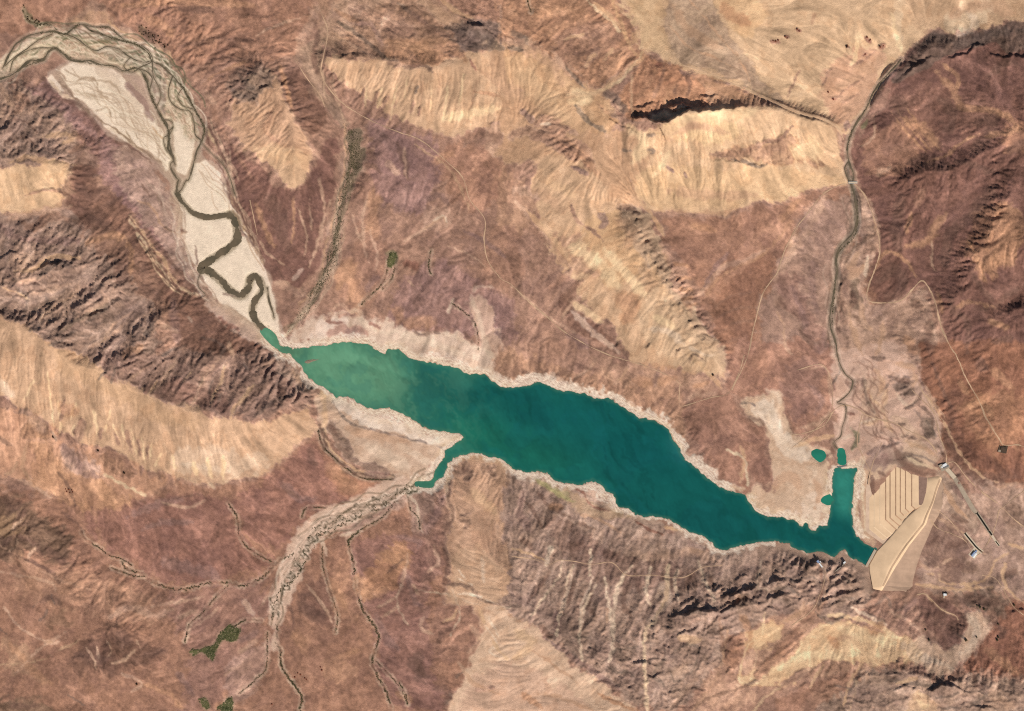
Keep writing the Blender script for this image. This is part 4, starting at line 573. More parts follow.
23 D6 30 30 80 60;D10 220 60 290 60;D8 360 80 430 110;T10 480 90 600 100 700 80 800 110;P8 570 260 600 220 610 280 540 360;K4 610 500 560 560 600 610;K2 640 470 700 450 740 470 700 560 640 590 620 540;S8 660 420 740 430;T10 650 560 690 540;S2 0 70 70 90 140 120;M6 130 420 230 490 330 560 420 620;K3 250 420 320 420;K3 240 480 260 500;K3 380 540 430 560;K3 440 550 480 570;K2 410 470 510 455;B5 820 340 830 440 860 560 900 600;O8 900 330 940 400 930 470;W2 1000 320 980 420 930 450 900 590 980 600;B8 960 520 1010 560;D3 720 690 800 650 900 620 1010 570;T6 620 700 680 640 740 560;D5 150 160 90 240 50 300;D5 240 200 220 280;D5 320 230 300 300 340 340;D6 460 200 440 280 470 340;D5 500 190 500 240;D6 570 150 590 190;D6 690 220 720 160;D5 780 180 800 230;T3 380 300 370 360;M8 180 320 180 400;D5 110 370 160 430;P2 240 150 230 210 210 260 190 320;P2 320 180 290 260 270 300 280 360;S12 20 400 80 440 20 500;T3 60 460 140 510 260 600;O4 340 640 420 680 500 709;T4 100 640 200 660 320 709;O6 40 640 120 700;K3 700 330 770 300 840 290;T4 860 240 900 260 870 290
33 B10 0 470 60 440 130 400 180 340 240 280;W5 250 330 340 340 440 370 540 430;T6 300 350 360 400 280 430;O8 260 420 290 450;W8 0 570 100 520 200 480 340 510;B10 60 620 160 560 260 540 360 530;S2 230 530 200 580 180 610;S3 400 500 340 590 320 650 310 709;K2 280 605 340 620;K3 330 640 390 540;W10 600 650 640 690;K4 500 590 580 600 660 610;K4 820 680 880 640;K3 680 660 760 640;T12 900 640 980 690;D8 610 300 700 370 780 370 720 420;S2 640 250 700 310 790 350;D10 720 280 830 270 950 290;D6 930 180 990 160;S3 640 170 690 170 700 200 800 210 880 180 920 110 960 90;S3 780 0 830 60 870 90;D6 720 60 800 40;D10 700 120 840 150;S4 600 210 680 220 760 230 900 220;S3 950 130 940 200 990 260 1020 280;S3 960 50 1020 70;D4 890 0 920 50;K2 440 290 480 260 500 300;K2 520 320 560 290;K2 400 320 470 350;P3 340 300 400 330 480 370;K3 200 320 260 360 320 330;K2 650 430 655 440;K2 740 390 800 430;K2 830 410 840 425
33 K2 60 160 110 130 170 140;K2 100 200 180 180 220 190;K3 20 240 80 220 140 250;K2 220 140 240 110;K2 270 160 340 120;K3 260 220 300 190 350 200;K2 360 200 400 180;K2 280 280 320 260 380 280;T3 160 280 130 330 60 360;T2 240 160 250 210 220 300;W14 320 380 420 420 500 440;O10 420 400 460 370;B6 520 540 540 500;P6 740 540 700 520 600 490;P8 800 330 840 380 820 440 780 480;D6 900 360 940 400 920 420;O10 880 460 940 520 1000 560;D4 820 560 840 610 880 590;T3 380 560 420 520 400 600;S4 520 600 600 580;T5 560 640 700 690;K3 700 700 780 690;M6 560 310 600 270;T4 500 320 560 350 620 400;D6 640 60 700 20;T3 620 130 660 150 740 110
"""
# ------------------------------------------------------------------ elevation model (metres, lake level = 0)
def membrane(ctrl):
    q = 4
    nx, ny = NX // q + 2, NY // q + 2
    acc = np.zeros((ny, nx)); cnt = np.zeros((ny, nx))
    def put(x, y, h):
        i = np.clip(np.round((np.asarray(x) - GX0) / q).astype(int), 0, nx - 1); j = np.clip(np.round((np.asarray(y) - GY0) / q).astype(int), 0, ny - 1)
        np.add.at(acc, (j, i), h); np.add.at(cnt, (j, i), 1)
    for c in ctrl:
        if len(c) == 1:
            x, y, h = c[0]
            for a in range(12):
                for r in (0, 3, 7): put([x + r * math.cos(a * .5236)], [y + r * math.sin(a * .5236)], h)
        else:
            P = dense(c, 1.5); put(P[:, 0], P[:, 1], P[:, 2])
    L = dense(LAKE + LAKE[:1], 1.5, False)
    i = np.clip(np.round((L[:, 0] - GX0) / q).astype(int), 0, nx - 1); j = np.clip(np.round((L[:, 1] - GY0) / q).astype(int), 0, ny - 1)
    acc[j, i] = 1.0; cnt[j, i] = 1
    lm = poly_mask(LAKE, 0, 0)[::q, ::q] > .5
    acc[:lm.shape[0], :lm.shape[1]][lm] = 0; cnt[:lm.shape[0], :lm.shape[1]][lm] = 1
    fixed = cnt > 0; val = np.where(fixed, acc / np.maximum(cnt, 1), 0)
    levels = []
    f, v = fixed, val
    while min(f.shape) > 6:
        levels.append((f, v))
        h2, w2 = (f.shape[0] + 1) // 2, (f.shape[1] + 1) // 2
        fp = np.zeros((h2 * 2, w2 * 2)); vp = np.zeros((h2 * 2, w2 * 2)); fp[:f.shape[0], :f.shape[1]] = f; vp[:f.shape[0], :f.shape[1]] = v * f
        n = fp.reshape(h2, 2, w2, 2).sum((1, 3)); s = vp.reshape(h2, 2, w2, 2).sum((1, 3))
        f = n > 0; v = np.where(f, s / np.maximum(n, 1), 0)
    u = np.full(f.shape, val[fixed].mean())
    for f, v in reversed(levels):
        yy = np.clip(np.arange(f.shape[0]) // 2, 0, u.shape[0] - 1); xx = np.clip(np.arange(f.shape[1]) // 2, 0, u.shape[1] - 1)
        u = np.where(f, v, u[np.ix_(yy, xx)])
        for _ in range(160):
            p = np.pad(u, 1, mode='edge')
            u = np.where(f, v, .25 * (p[:-2, 1:-1] + p[2:, 1:-1] + p[1:-1, :-2] + p[1:-1, 2:]))
    X = np.clip((UU - GX0) / q, 0, nx - 1.001); Y = np.clip((VV - GY0) / q, 0, ny - 1.001)
    xi = X.astype(int); yi = Y.astype(int); fx = X - xi; fy = Y - yi
    return ((u[yi, xi] * (1 - fx) + u[yi, xi + 1] * fx) * (1 - fy) + (u[yi + 1, xi] * (1 - fx) + u[yi + 1, xi + 1] * fx) * fy).astype(np.float32)

h0 = membrane(CTRL)
# ridge and valley lines wander, like every hand-drawn border
h = blur(samp(h0, UU + (WU + WU2) * .6, VV + (WV + WV2) * .6).astype(np.float32), 2.2)

lake_line = dense(LAKE + LAKE[:1], .7)
shore_noise = fbm(7, 4, 900, gain=.6) * (1.5 + .9 * smooth01(fbm(40, 2, 901) * 3))
lake_d = line_dist([lake_line], 34)
lake_in = poly_mask(LAKE, 0, 0) > .5
shore = np.where(lake_in, -np.minimum(lake_d, 40), np.minimum(lake_d, 40)) + shore_noise * .8

# rills: noise drawn out along the line of steepest descent
def descent(hh):
    gy, gx = np.gradient(hh); return gx, gy, np.hypot(gx, gy) + 1e-6
def lic(src, n, wl, g):
    gx, gy, sl = g
    hx, hy = gx / sl, gy / sl
    out = src.copy(); cnt = 1
    for sgn in (1, -1):
        px, py = UU.copy(), VV.copy()
        ix = np.round(px - GX0).astype(np.int32); iy = np.round(py - GY0).astype(np.int32)
        for i in range(n):
            px = px + sgn * hx[iy, ix] * wl; py = py + sgn * hy[iy, ix] * wl
            ix = np.clip(np.round(px - GX0), 0, NX - 1).astype(np.int32); iy = np.clip(np.round(py - GY0), 0, NY - 1).astype(np.int32)
            out = out + src[iy, ix]; cnt += 1
    return out / cnt
w1 = blur(rng.standard_normal((NY, NX)).astype(np.float32), 1.1); w1 /= w1.std()
RAG = lic(w1, 12, 1.2, descent(blur(h, 2.5))); RAG = RAG / RAG.std() * .75 + fbm(6, 3, 61, gain=.65) * .9 + fbm(17, 3, 62) * .7

# ------------------------------------------------------------------ ground colour (soil and rock tones, with some cliff and slope shade painted in)
col = np.empty((NY, NX, 3), np.float32); col[:] = BROWN
def lay(c, m, sl_=slice(None)):
    m = np.clip(m, 0, 1)[..., None]; col[sl_] = col[sl_] * (1 - m) + np.array(c, np.float32) * m
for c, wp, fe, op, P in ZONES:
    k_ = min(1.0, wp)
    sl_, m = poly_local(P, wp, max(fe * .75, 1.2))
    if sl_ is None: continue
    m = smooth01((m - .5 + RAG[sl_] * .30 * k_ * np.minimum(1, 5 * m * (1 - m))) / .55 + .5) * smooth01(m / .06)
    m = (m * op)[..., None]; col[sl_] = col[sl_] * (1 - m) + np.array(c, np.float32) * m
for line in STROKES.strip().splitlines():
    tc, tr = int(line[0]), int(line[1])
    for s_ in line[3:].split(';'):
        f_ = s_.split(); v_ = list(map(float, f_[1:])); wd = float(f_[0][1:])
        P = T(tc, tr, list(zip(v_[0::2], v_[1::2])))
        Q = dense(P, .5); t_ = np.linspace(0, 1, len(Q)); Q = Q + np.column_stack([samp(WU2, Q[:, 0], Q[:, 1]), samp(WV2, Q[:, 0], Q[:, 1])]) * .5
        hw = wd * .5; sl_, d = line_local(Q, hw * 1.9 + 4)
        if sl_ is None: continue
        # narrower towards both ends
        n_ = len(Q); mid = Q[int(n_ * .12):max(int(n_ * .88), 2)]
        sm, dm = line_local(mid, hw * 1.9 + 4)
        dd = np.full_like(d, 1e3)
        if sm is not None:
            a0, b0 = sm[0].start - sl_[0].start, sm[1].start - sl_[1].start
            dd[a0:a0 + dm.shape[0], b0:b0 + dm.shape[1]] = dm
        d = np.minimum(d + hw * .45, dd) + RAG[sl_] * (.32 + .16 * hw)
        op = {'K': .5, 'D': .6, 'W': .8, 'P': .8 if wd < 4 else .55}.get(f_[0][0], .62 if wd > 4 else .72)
        lay(SOIL_SHADE[f_[0][0]], smooth01(1 - (d - hw * .45) / (hw * .75 + .45)) * op, sl_)
for P in MEAD:
    sl_, m = poly_local(P, .6, 1.0); lay((112,104,72), m * .85, sl_)
col0 = col.copy()
sandy = smooth01(((col * np.array([.3, .59, .11])).sum(-1) - 134) / 32)     # bare smooth sand
# where the ground lies flat: valley silt, wash beds, lake
flat = np.zeros_like(h)
for P in ([(92,152),(150,120),(255,150),(340,240),(372,190),(400,250),(400,300),(460,380),(560,600),(560,690),(430,610),(370,500),(330,350),(210,250)],):
    flat = np.maximum(flat, poly_mask(A(P), .5, 6))
flat = np.maximum(flat, poly_mask(A([(0,160),(0,110),(110,62),(260,85),(372,190),(410,280),(340,300),(300,160),(110,110)]), .4, 5))
flat = np.maximum(flat, smooth01(1 - (np.abs(shore) - 1) / 10))
flat = np.maximum(flat, poly_mask(D([(690,220),(800,180),(870,215),(830,300),(800,460),(700,480),(690,300)]), .3, 3))
rough = 1 - flat

gy, gx = np.gradient(blur(h, 3)); slope0 = np.hypot(gx, gy) / M
rel = smooth01(slope0 / .28)
h = h + rough * (fbm(70, 4, 21) * 4 + fbm(24, 3, 22) * (1.2 + 2.5 * rel) * (1 - .6 * sandy) + ridged(38, 4, 23, UU + WU, VV + WV) * (1 + 9 * rel) * (1 - .85 * sandy) + ridged(15, 3, 24, UU + WU * .6, VV + WV * .6) * (.8 + 4 * rel) * (1 - .75 * sandy))
crag = np.zeros_like(h)
for P, amp, wl, st, ang, sd in CRAGS:
    m = poly_mask(P, 1.0, 7)
    if m.max() <= 0: continue
    x, y = aniso(ang, st)
    wl = wl * .66
    n = ridged(wl, 4, 500 + sd * 31, x + (WU + WU2 * .6) * .55, y + (WV + WV2 * .6) * .55)
    n2 = ridged(wl * 2.6, 3, 700 + sd * 31, x + WU * .7, y + WV * .7)
    h = h + m * rough * amp * ((n - .45) * .62 + (n2 - .45) * .38) * 1.3 * (1 - .55 * sandy)
    crag = np.maximum(crag, m * min(1, amp / 32))

# hydraulic erosion: water drops run down the slopes, cut gullies and drop their load
def erode(h, mask, n_drops, steps, seed, batch=60000):
    r = np.random.default_rng(seed)
    hp = (h / M).astype(np.float64).ravel().copy(); track = np.zeros(NX * NY)
    mk = mask.ravel()
    for b in range(n_drops // batch):
        x = r.random(batch) * (NX - 3) + 1; y = r.random(batch) * (NY - 3) + 1
        dx = np.zeros(batch); dy = np.zeros(batch); vel = np.ones(batch); wat = np.ones(batch); sed = np.zeros(batch)
        alive = np.ones(batch, bool)
        for s in range(steps):
            xi = x.astype(int); yi = y.astype(int); fx = x - xi; fy = y - yi
            k = yi * NX + xi
            a, b_, c, d = hp[k], hp[k + 1], hp[k + NX], hp[k + NX + 1]
            gx = (b_ - a) * (1 - fy) + (d - c) * fy; gy = (c - a) * (1 - fx) + (d - b_) * fx
            hh = (a * (1 - fx) + b_ * fx) * (1 - fy) + (c * (1 - fx) + d * fx) * fy
            dx = dx * .25 - gx * .75; dy = dy * .25 - gy * .75
            l = np.hypot(dx, dy) + 1e-9; dx /= l; dy /= l
            nx_ = np.clip(x + dx, 1, NX - 2.01); ny_ = np.clip(y + dy, 1, NY - 2.01)
            xj = nx_.astype(int); yj = ny_.astype(int); gx2 = nx_ - xj; gy2 = ny_ - yj; kj = yj * NX + xj
            h2 = (hp[kj] * (1 - gx2) + hp[kj + 1] * gx2) * (1 - gy2) + (hp[kj + NX] * (1 - gx2) + hp[kj + NX + 1] * gx2) * gy2
            dh = h2 - hh
            cap = np.maximum(-dh, .008) * vel * wat * 3.5
            dep = np.where(dh > 0, np.minimum(sed, dh), np.where(sed > cap, (sed - cap) * .22, 0))
            ero = np.where((dh <= 0) & (sed <= cap), np.minimum((cap - sed) * .22, -dh * .8), 0) * mk[k]
            w = (dep - ero) * alive
            sed = sed + ero - dep
            wt = np.concatenate([w * (1 - fx) * (1 - fy), w * fx * (1 - fy), w * (1 - fx) * fy, w * fx * fy])
            kk = np.concatenate([k, k + 1, k + NX, k + NX + 1])
            hp += np.bincount(kk, wt, NX * NY)
            track += np.bincount(k, wat * alive, NX * NY)
            vel = np.sqrt(np.maximum(vel * vel - dh * 4, .05)); vel = np.minimum(vel, 3); wat *= .975
            x, y = nx_, ny_
            alive &= (mk[kj] > .01) & (nx_ > 1.5) & (ny_ > 1.5) & (nx_ < NX - 3) & (ny_ < NY - 3)
    return (hp.reshape(NY, NX) * M).astype(np.float32), track.reshape(NY, NX).astype(np.float32)
emask = np.clip(rough * (.10 + .90 * np.maximum(rel, crag)) * (1 - .75 * sandy), 0, 1)
emask[shore < 1] = 0
he, track = erode(h, emask, 420000, 44, 5)
he = .8 * he + .2 * blur(he, 1.0)
flow = np.log1p(track); flow = flow - blur(flow, 14)
h = he

G1 = descent(blur(h, 1.5))
r1 = lic(blur(rng.standard_normal((NY, NX)).astype(np.float32), 1.0), 9, 1.0, G1); r1 /= r1.std()
r2 = lic(blur(rng.standard_normal((NY, NX)).astype(np.float32), 1.9), 12, 1.4, G1); r2 /= r2.std()
steep = smooth01((G1[2] / M - .03) / .22)
h = h + rough * steep * (1 - .55 * sandy) * (-np.abs(r1) * 1.5 - np.abs(r2) * 2.2)
# cliffs with a sharp brow
def nearest(polys, rad):
    allp = np.vstack(polys); d = np.full(NX * NY, 1e3, np.float32); who = np.full(NX * NY, -1, np.int32)
    r = int(rad) + 1
    for n, (x, y) in enumerate(allp[:, :2]):
        x0 = max(int(x) - r - GX0, 0); x1 = min(int(x) + r - GX0, NX - 1); y0 = max(int(y) - r - GY0, 0); y1 = min(int(y) + r - GY0, NY - 1)
        if x1 < x0 or y1 < y0: continue
        sl = (slice(y0, y1 + 1), slice(x0, x1 + 1))
        dd = np.hypot(UU[sl] - x, VV[sl] - y); dv = d.reshape(NY, NX)[sl]; wv = who.reshape(NY, NX)[sl]
        b = dd < dv; dv[b] = dd[b]; wv[b] = n
    return d.reshape(NY, NX), who.reshape(NY, NX), allp
sc = [dense(s, 1.0) for s in SCARPS] + [dense([(x - 3, y + 1, 3), (x, y, 15 + (i * 7) % 9), (x + 3.5, y - 1.6, 2)], .7) for i, (x, y) in enumerate(PINS)]
for s in sc:
    k = np.arange(len(s)); s[:, 1] += np.sin(k * .9 + s[0, 0]) * .5 + np.sin(k * .37 + s[0, 1]) * .8
tan = []
for s in sc:
    t = np.gradient(s[:, :2], axis=0); tan.append(t / (np.hypot(t[:, 0], t[:, 1])[:, None] + 1e-9))
tan = np.vstack(tan)
sd, si, allp = nearest(sc, 20)
ok = si >= 0; k = np.clip(si, 0, None)
side = tan[k, 0] * (VV - allp[k, 1]) - tan[k, 1] * (UU - allp[k, 0])        # > 0: south of the brow
Hs = allp[k, 2] * .8
bump = Hs * smooth01((side + .9) / 1.8) * np.exp(-np.clip(sd, 0, 40) / (4 + Hs * .12)) * smooth01((20 - sd) / 6)
h = h + np.where(ok, bump, 0).astype(np.float32)
scarp_near = np.where(ok, smooth01(1 - sd / 7) * smooth01(Hs / 25), 0)

h = h + rough * (fbm(6, 3, 31) * (.5 + 2.2 * np.maximum(rel, crag)) * (1 - .5 * sandy) + fbm(2.4, 2, 32) * (.55 + 1.5 * crag) * (1 - .5 * sandy))

# shoreline: terraces of old water levels above, a bank below
h = np.where(shore > 0, np.maximum(h, np.minimum(shore * M * .08, 4)), h)
blend = smooth01((shore - 1) / 9)
bank = np.clip(shore, 0, 12) * M * .06 + .8 * smooth01(shore)
h = np.where(shore > 0, bank * (1 - blend) + h * blend, np.maximum(shore * M * .35, -40)).astype(np.float32)
isl = poly_mask(ISLAND, .2, 1.0); h = np.where(isl > .05, h * (1 - isl) + 1.6 * isl, h)

# graded beds of rivers and roads
def grade(lines, halfw, cut, rise=.0):
    global h
    Ps = []
    for hw, P in lines:
        P = dense(P, .6); z = samp(blur(h, 1.5), P[:, 0], P[:, 1])
        n = 15; zz = np.convolve(np.pad(z, n // 2, mode='edge'), np.ones(n) / n, 'valid')
        Ps.append(np.column_stack([P[:, :2], zz - cut]))
    for (hw, _), P in zip(lines, Ps):
        d, v = line_dist([P], hw + halfw + 2, True)
        w = smooth01(1 - (d - hw - .6) / halfw)
        h = np.where(d < 900, h * (1 - w) + (v + rise) * w, h).astype(np.float32)
    return Ps
river_paths = grade(RIVERS, 2.2, 1.6)
road_paths = grade([(a, c) for a, b, c in ROADS], 1.6, .0)
for P in PONDS:
    pm = poly_mask(P, 0, 1.0); lvl = 1.0
    h = np.where(pm > .02, h * (1 - pm) + (lvl - 3) * pm, h).astype(np.float32)
# the valley floor under and below the dam
DAM_FOOT = [(872,497),(896.5,467),(904,472),(911,477),(927,480),(941,477),(938,518),(924,588),(896,589),(873,589),(866,575),(877,552),(868,543),(866,520)]
fm = poly_mask(DAM_FOOT, 0, 1.2)
h = np.where(fm > .02, h * (1 - fm) + np.minimum(h, 2.0) * fm, h).astype(np.float32)

fm = poly_mask([(865.8,472),(868,472),(873,496),(880,516),(886,537),(882,542),(866,531)], 0, 1.5)
h = np.where(fm > .02, h * (1 - fm) + np.minimum(h, .6) * fm, h).astype(np.float32)
# ------------------------------------------------------------------ ground colour, continued
ringw = 8 + fbm(60, 3, 41) * 7 + fbm(14, 3, 42) * 3
south = (VV > 470 + (UU - 480) * .26) & (UU > 470)
ringw = np.where(south, ringw * .55, ringw); ringw = np.where((UU > 775) & (VV > 538), 1.2, ringw)
rn = fbm(5, 3, 43) * 2.4
strand = np.abs(((shore + rn * .5 + fbm(18, 3, 44) * 2) * .42) % 1 - .5) * 2
ISL = isl > .3
lay((150,124,98), isl * .8)
Lsum = (col * np.array([.3, .59, .11])).sum(-1)
pale = smooth01((Lsum - 120) / 54)                      # 0 brown scrub ground, 1 bare sand

G2 = descent(blur(h, 2.0)); sl = G2[2]
white = rng.standard_normal((NY, NX)).astype(np.float32)
w1 = blur(white, .8); w1 /= w1.std()
st1 = lic(w1, 12, 1.0, G2); st1 /= st1.std()
w2 = blur(rng.standard_normal((NY, NX)).astype(np.float32), 2.0); w2 /= w2.std()
st2 = lic(w2, 16, 1.6, G2); st2 /= st2.std()
slope = sl / M
streak = smooth01((slope - .015) / .06)
mott = fbm(34, 5, 71, UU + WU * 1.5, VV + WV * 1.5, .62)
mot2 = fbm(9, 4, 72, UU + WU2 * 2, VV + WV2 * 2, .65)
hue = fbm(52, 4, 73, UU + WV, VV + WU)
stip = fbm(2.3, 2, 74)
land = (shore > 0).astype(np.float32)
inplain = (1 - smooth01((pale - .6) / .3))
vein = 1 - smooth01(np.abs(fbm(15, 4, 75, UU + WU, VV + WV)) / .10)
soil = rough * land
def tone(f, m):
    global col
    col = col * (1 - .5 * np.clip(m, 0, 1)[..., None] * (1 - np.array(f, np.float32)))
tone((1.12,1.09,1.04), soil * inplain * smooth01(hue * .9 - .05) * .5)
tone((.84,.82,.84), soil * inplain * smooth01(-hue * .9 - .08) * .6)
tone((1.10,1.10,1.11), soil * inplain * vein * .8)
pat = fbm(19, 5, 91, UU + WU * 1.2, VV + WV * 1.2, .62); pat2 = fbm(30, 5, 92, UU + WV, VV + WU, .6)
tone((.80,.80,.83), soil * inplain * smooth01((pat + .14 * st2 - .16) / .22) * .75)
tone((1.17,1.19,1.21), soil * inplain * smooth01((-pat + .2 * st2 - .22) / .22) * .7)
tone((.88,.87,.90), soil * inplain * smooth01((pat2 - .2) / .12) * .7)
tone((1.10,1.10,1.09), soil * inplain * smooth01((-pat2 - .25) / .12) * .7)
cont = np.abs(fbm(1, 2, 93, (h + fbm(40, 3, 94) * 6) / 3.2, UU * .02 + VV * .013))
tone((1.15,1.17,1.19), soil * inplain * smooth01(1 - cont / .14) * smooth01((fbm(70, 2, 95) + .1) / .3) * .7)
tone((.88,.84,.80), soil * pale * smooth01((pat + .3 * st1 - .25) / .3) * .7)
tone((1.06,1.07,1.09), soil * pale * smooth01((-pat + .35 * st2 - .3) / .3) * .7)
tone((1.30,1.34,1.38), soil * smooth01((flow - .45) / 1.2) * (.6 + .4 * crag) * (1 - .6 * pale))
lay(ROCKD, soil * smooth01((slope - .45) / .35) * .3 * (1 - .4 * pale))
lay((236,210,182), (shore > 0) * smooth01((ringw - (shore + rn)) / 3.0) * .9)
lay((176,136,112), (shore > 0) * smooth01((ringw - shore) / 4) * smooth01((strand - .5) / .35) * .65)
lay((120,94,74), (shore > -.6) * smooth01((.9 - shore) / .8) * .5)
lay((134,118,94), isl)
strata = fbm(1, 2, 76, (h + fbm(30, 3, 77) * 12) / 7.0, UU * .012 + VV * .012)
NZ4 = fbm(4, 2, 61); NZ11 = fbm(11, 2, 950)
def meander(P, amp, wl, seed, step=.5):
    r = np.random.default_rng(seed); Q = dense(P, step); s = np.arange(len(Q)) * step
    t = np.gradient(Q, axis=0); t /= np.hypot(t[:, 0], t[:, 1])[:, None]; nrm = np.column_stack([-t[:, 1], t[:, 0]])
    ph = r.random(3) * 6; o = amp * (np.sin(s * 6.28 / wl + ph[0] + 1.5 * np.sin(s / wl * 1.7 + ph[1])) + .5 * np.sin(s * 6.28 / (wl * .55) + ph[2]))
    return Q + nrm * o[:, None]
for hw, c, st, P in WASHES:
    Q = meander(P, .55, 15, int(P[0][0] * 7 + P[0][1]) & 1023); sl_, d = line_local(Q, hw * 2 + 5)
    if sl_ is None: continue
    n = 1 + .9 * NZ4[sl_]
    lay(c, smooth01(1 - (d - hw * n * .45 + RAG[sl_] * .5) / (hw * .7 + .4)) * min(1, st * 1.15) * (.75 + .25 * smooth01(.5 + NZ11[sl_])), sl_)
for i, (sp_, per, me_, wl, P) in enumerate(WASHLINES):
    Q = meander(P, me_, wl, 300 + i); dk = .8 if i < 2 else .5; sl_, d = line_local(Q, 6); br = smooth01(.62 + NZ11[sl_] * 1.1) * land[sl_]
    lay((204,170,138), smooth01(1 - np.abs(d - 1.8 + NZ4[sl_]) / 1.6) * .55 * (.4 + .6 * br), sl_)
    lay((100,84,62), smooth01(1 - (d - .1 - .5 * NZ4[sl_]) / 1.0) * dk * br, sl_)
# abandoned threads of the braided beds
def braids(P, n, spread, seed, cols, hw, op):
    r = np.random.default_rng(seed); base = dense(P, .6); s = np.arange(len(base)) * .6
    t = np.gradient(base, axis=0); t /= np.hypot(t[:, 0], t[:, 1])[:, None]; nrm = np.column_stack([-t[:, 1], t[:, 0]])
    for i in range(n):
        o = spread * (r.normal() * .6 + .55 * np.sin(s / r.uniform(9, 26) + r.random() * 6) + .3 * np.sin(s / r.uniform(3.5, 8) + r.random() * 6))
        a, b = sorted(r.random(2)); b = min(1, max(b, a + .3)); sl_ = slice(int(a * len(s)), int(b * len(s)) + 2)
        Q = (base + nrm * o[:, None])[sl_]
        sl_, d = line_local(Q, 3)
        if sl_ is not None: lay(cols[i % len(cols)], smooth01(1 - (d - hw * .4) / (hw + .5)) * op * land[sl_], sl_)
bm_ = poly_mask(A([(-40,160),(10,112),(60,82),(110,64),(150,68),(200,77),(260,97),(300,122),(340,152),(372,192),(396,240),(398,275),(380,285),(360,240),(330,240),(310,200),(290,150),(230,128),(150,118),(110,100),(80,118),(40,140),(0,158)]), .6, 2)
nb_ = fbm(6.5, 4, 961, UU + WU2, VV + WV2, .65)
lay((104,98,72), bm_ * smooth01((nb_ - .12) / .18) * .45); lay((150,118,94), bm_ * smooth01((-nb_ - .16) / .18) * .55); lay((228,204,174), bm_ * smooth01((fbm(9, 3, 962) - .22) / .12) * .6)
BR1 = A([(0,150),(60,95),(120,70),(200,85),(290,110),(350,160),(380,220),(395,270)])
braids(BR1, 46, 9, 1, [(86,88,60),(226,200,170),(172,138,112),(214,186,154),(100,98,68),(230,206,176),(140,116,90)], .45, .75)
braids(A([(110,140),(170,170),(240,210),(300,270),(340,330)]), 26, 9, 2, [(176,146,120),(232,210,182),(190,160,132)], .4, .5)
braids(A([(400,330),(440,380),(470,440)]), 14, 6, 3, [(186,152,124),(236,214,186)], .4, .5)
braids(A([(345,390),(362,470),(385,545),(430,610)]), 22, 5, 4, [(176,144,118),(222,196,166),(160,130,106)], .5, .55)
braids(A([(280,340),(320,370),(345,430),(365,500)]), 14, 8, 5, [(150,118,98),(196,164,136)], .5, .5)
braids(A([(705,262),(704,340),(680,430),(668,520),(640,580),(600,640),(575,668)]), 26, 5, 6, [(196,162,130),(120,100,74),(176,142,112),(96,84,62)], .5, .6)
braids(A([(640,120),(660,200),(690,250)]), 12, 5, 8, [(200,160,124),(130,100,78)], .5, .5)
braids(C([(880,215),(820,262),(740,300),(640,345),(590,400),(560,450),(546,540)]), 40, 6.5, 17, [(224,194,164),(96,84,60),(230,202,172),(186,152,124),(216,184,154)], .5, .65)
S_MAIN = C([(835,262),(800,280),(760,292),(700,318),(650,340),(612,385),(590,430),(562,470),(548,520)])
for i, (am, wl_) in enumerate(((2.4, 9), (3.4, 13), (4.4, 17), (2.8, 7.5), (5.2, 21))):
    Q = meander(S_MAIN, am, wl_, 71 + i); sl_, d = line_local(Q, 5)
    br = smooth01(.55 + NZ11[sl_] * (1 + .4 * i)) * land[sl_]
    lay((228,200,170), smooth01(1 - np.abs(d - 1.5) / 1.3) * .5 * br, sl_); lay((82,74,52), smooth01(1 - (d - .25 - .4 * NZ4[sl_]) / .9) * .8 * br, sl_)
braids(B([(676,300),(672,340),(680,370),(687,410),(690,440),(684,462),(662,490),(648,520),(650,560),(640,620),(640,690)]), 26, 2.6, 91, [(92,78,62),(80,68,54),(122,96,76),(200,164,134)], .7, .6)
braids(C([(820,262),(740,300),(640,345),(590,400),(560,450),(546,540)]), 18, 5.5, 7, [(222,190,160),(104,90,66),(214,180,150)], .5, .6)
braids(B([(690,380),(685,470),(655,520),(645,600),(645,700)]), 22, 7, 9, [(196,160,132),(120,94,74),(150,116,92)], .6, .55)
braids(D([(690,0),(710,60),(720,130),(760,180)]), 24, 12, 10, [(204,170,138),(126,98,78),(150,116,92)], .6, .5)
braids(A([(420,230),(450,310),(465,380),(490,450),(530,540)]), 14, 3.5, 11, [(110,78,62),(190,154,122)], .5, .6)
braids(A([(260,440),(290,490),(325,545),(360,585),(400,600)]), 10, 3, 12, [(222,186,142),(120,86,68)], .5, .6)
lum = 1 + soil * (streak * (st1 * .085 + st2 * .085) * (.7 + .5 * pale) + mott * .07 + mot2 * .13 * (1.1 - .5 * pale) + (stip * .07 + fbm(5.3, 4, 79, UU * .83 + VV * .56, VV * .83 - UU * .56, .68) * .2) * (.35 + .65 * inplain) + crag * strata * .16 - crag * .05)
lum += soil * inplain * st2 * .05
lum += (1 - rough) * land * (mot2 * .045 + fbm(14, 4, 78) * .05)
for (hw, _), P in zip(RIVERS, river_paths):            # damp margins
    sl_, d = line_local(P, hw + 4); lay((134,116,92), smooth01(1 - (d - hw - NZ4[sl_] * .5) / 1.5) * .6 * land[sl_], sl_); lay((226,204,172), smooth01(1 - np.abs(d - hw - 1.8) / 1.2) * .25 * land[sl_], sl_)
br_ = inplain[..., None]; gr = (col * np.array([.3, .59, .11])).sum(-1, keepdims=True)
col = col * (1 - br_ * .09) + (gr + 2) * br_ * .09 + br_ * np.array([3., 2., 4.]); pl_ = (pale * (1 - flat))[..., None]; col = col + pl_ * np.array([1., -3., 3.])
alb = lin(np.clip(col, 0, 255)) * np.clip(lum, .45, 1.7)[..., None]
GAIN = np.array([1.02, 0.99, 0.98])
alb = np.clip(alb / GAIN, 0.01, .85).astype(np.float32)
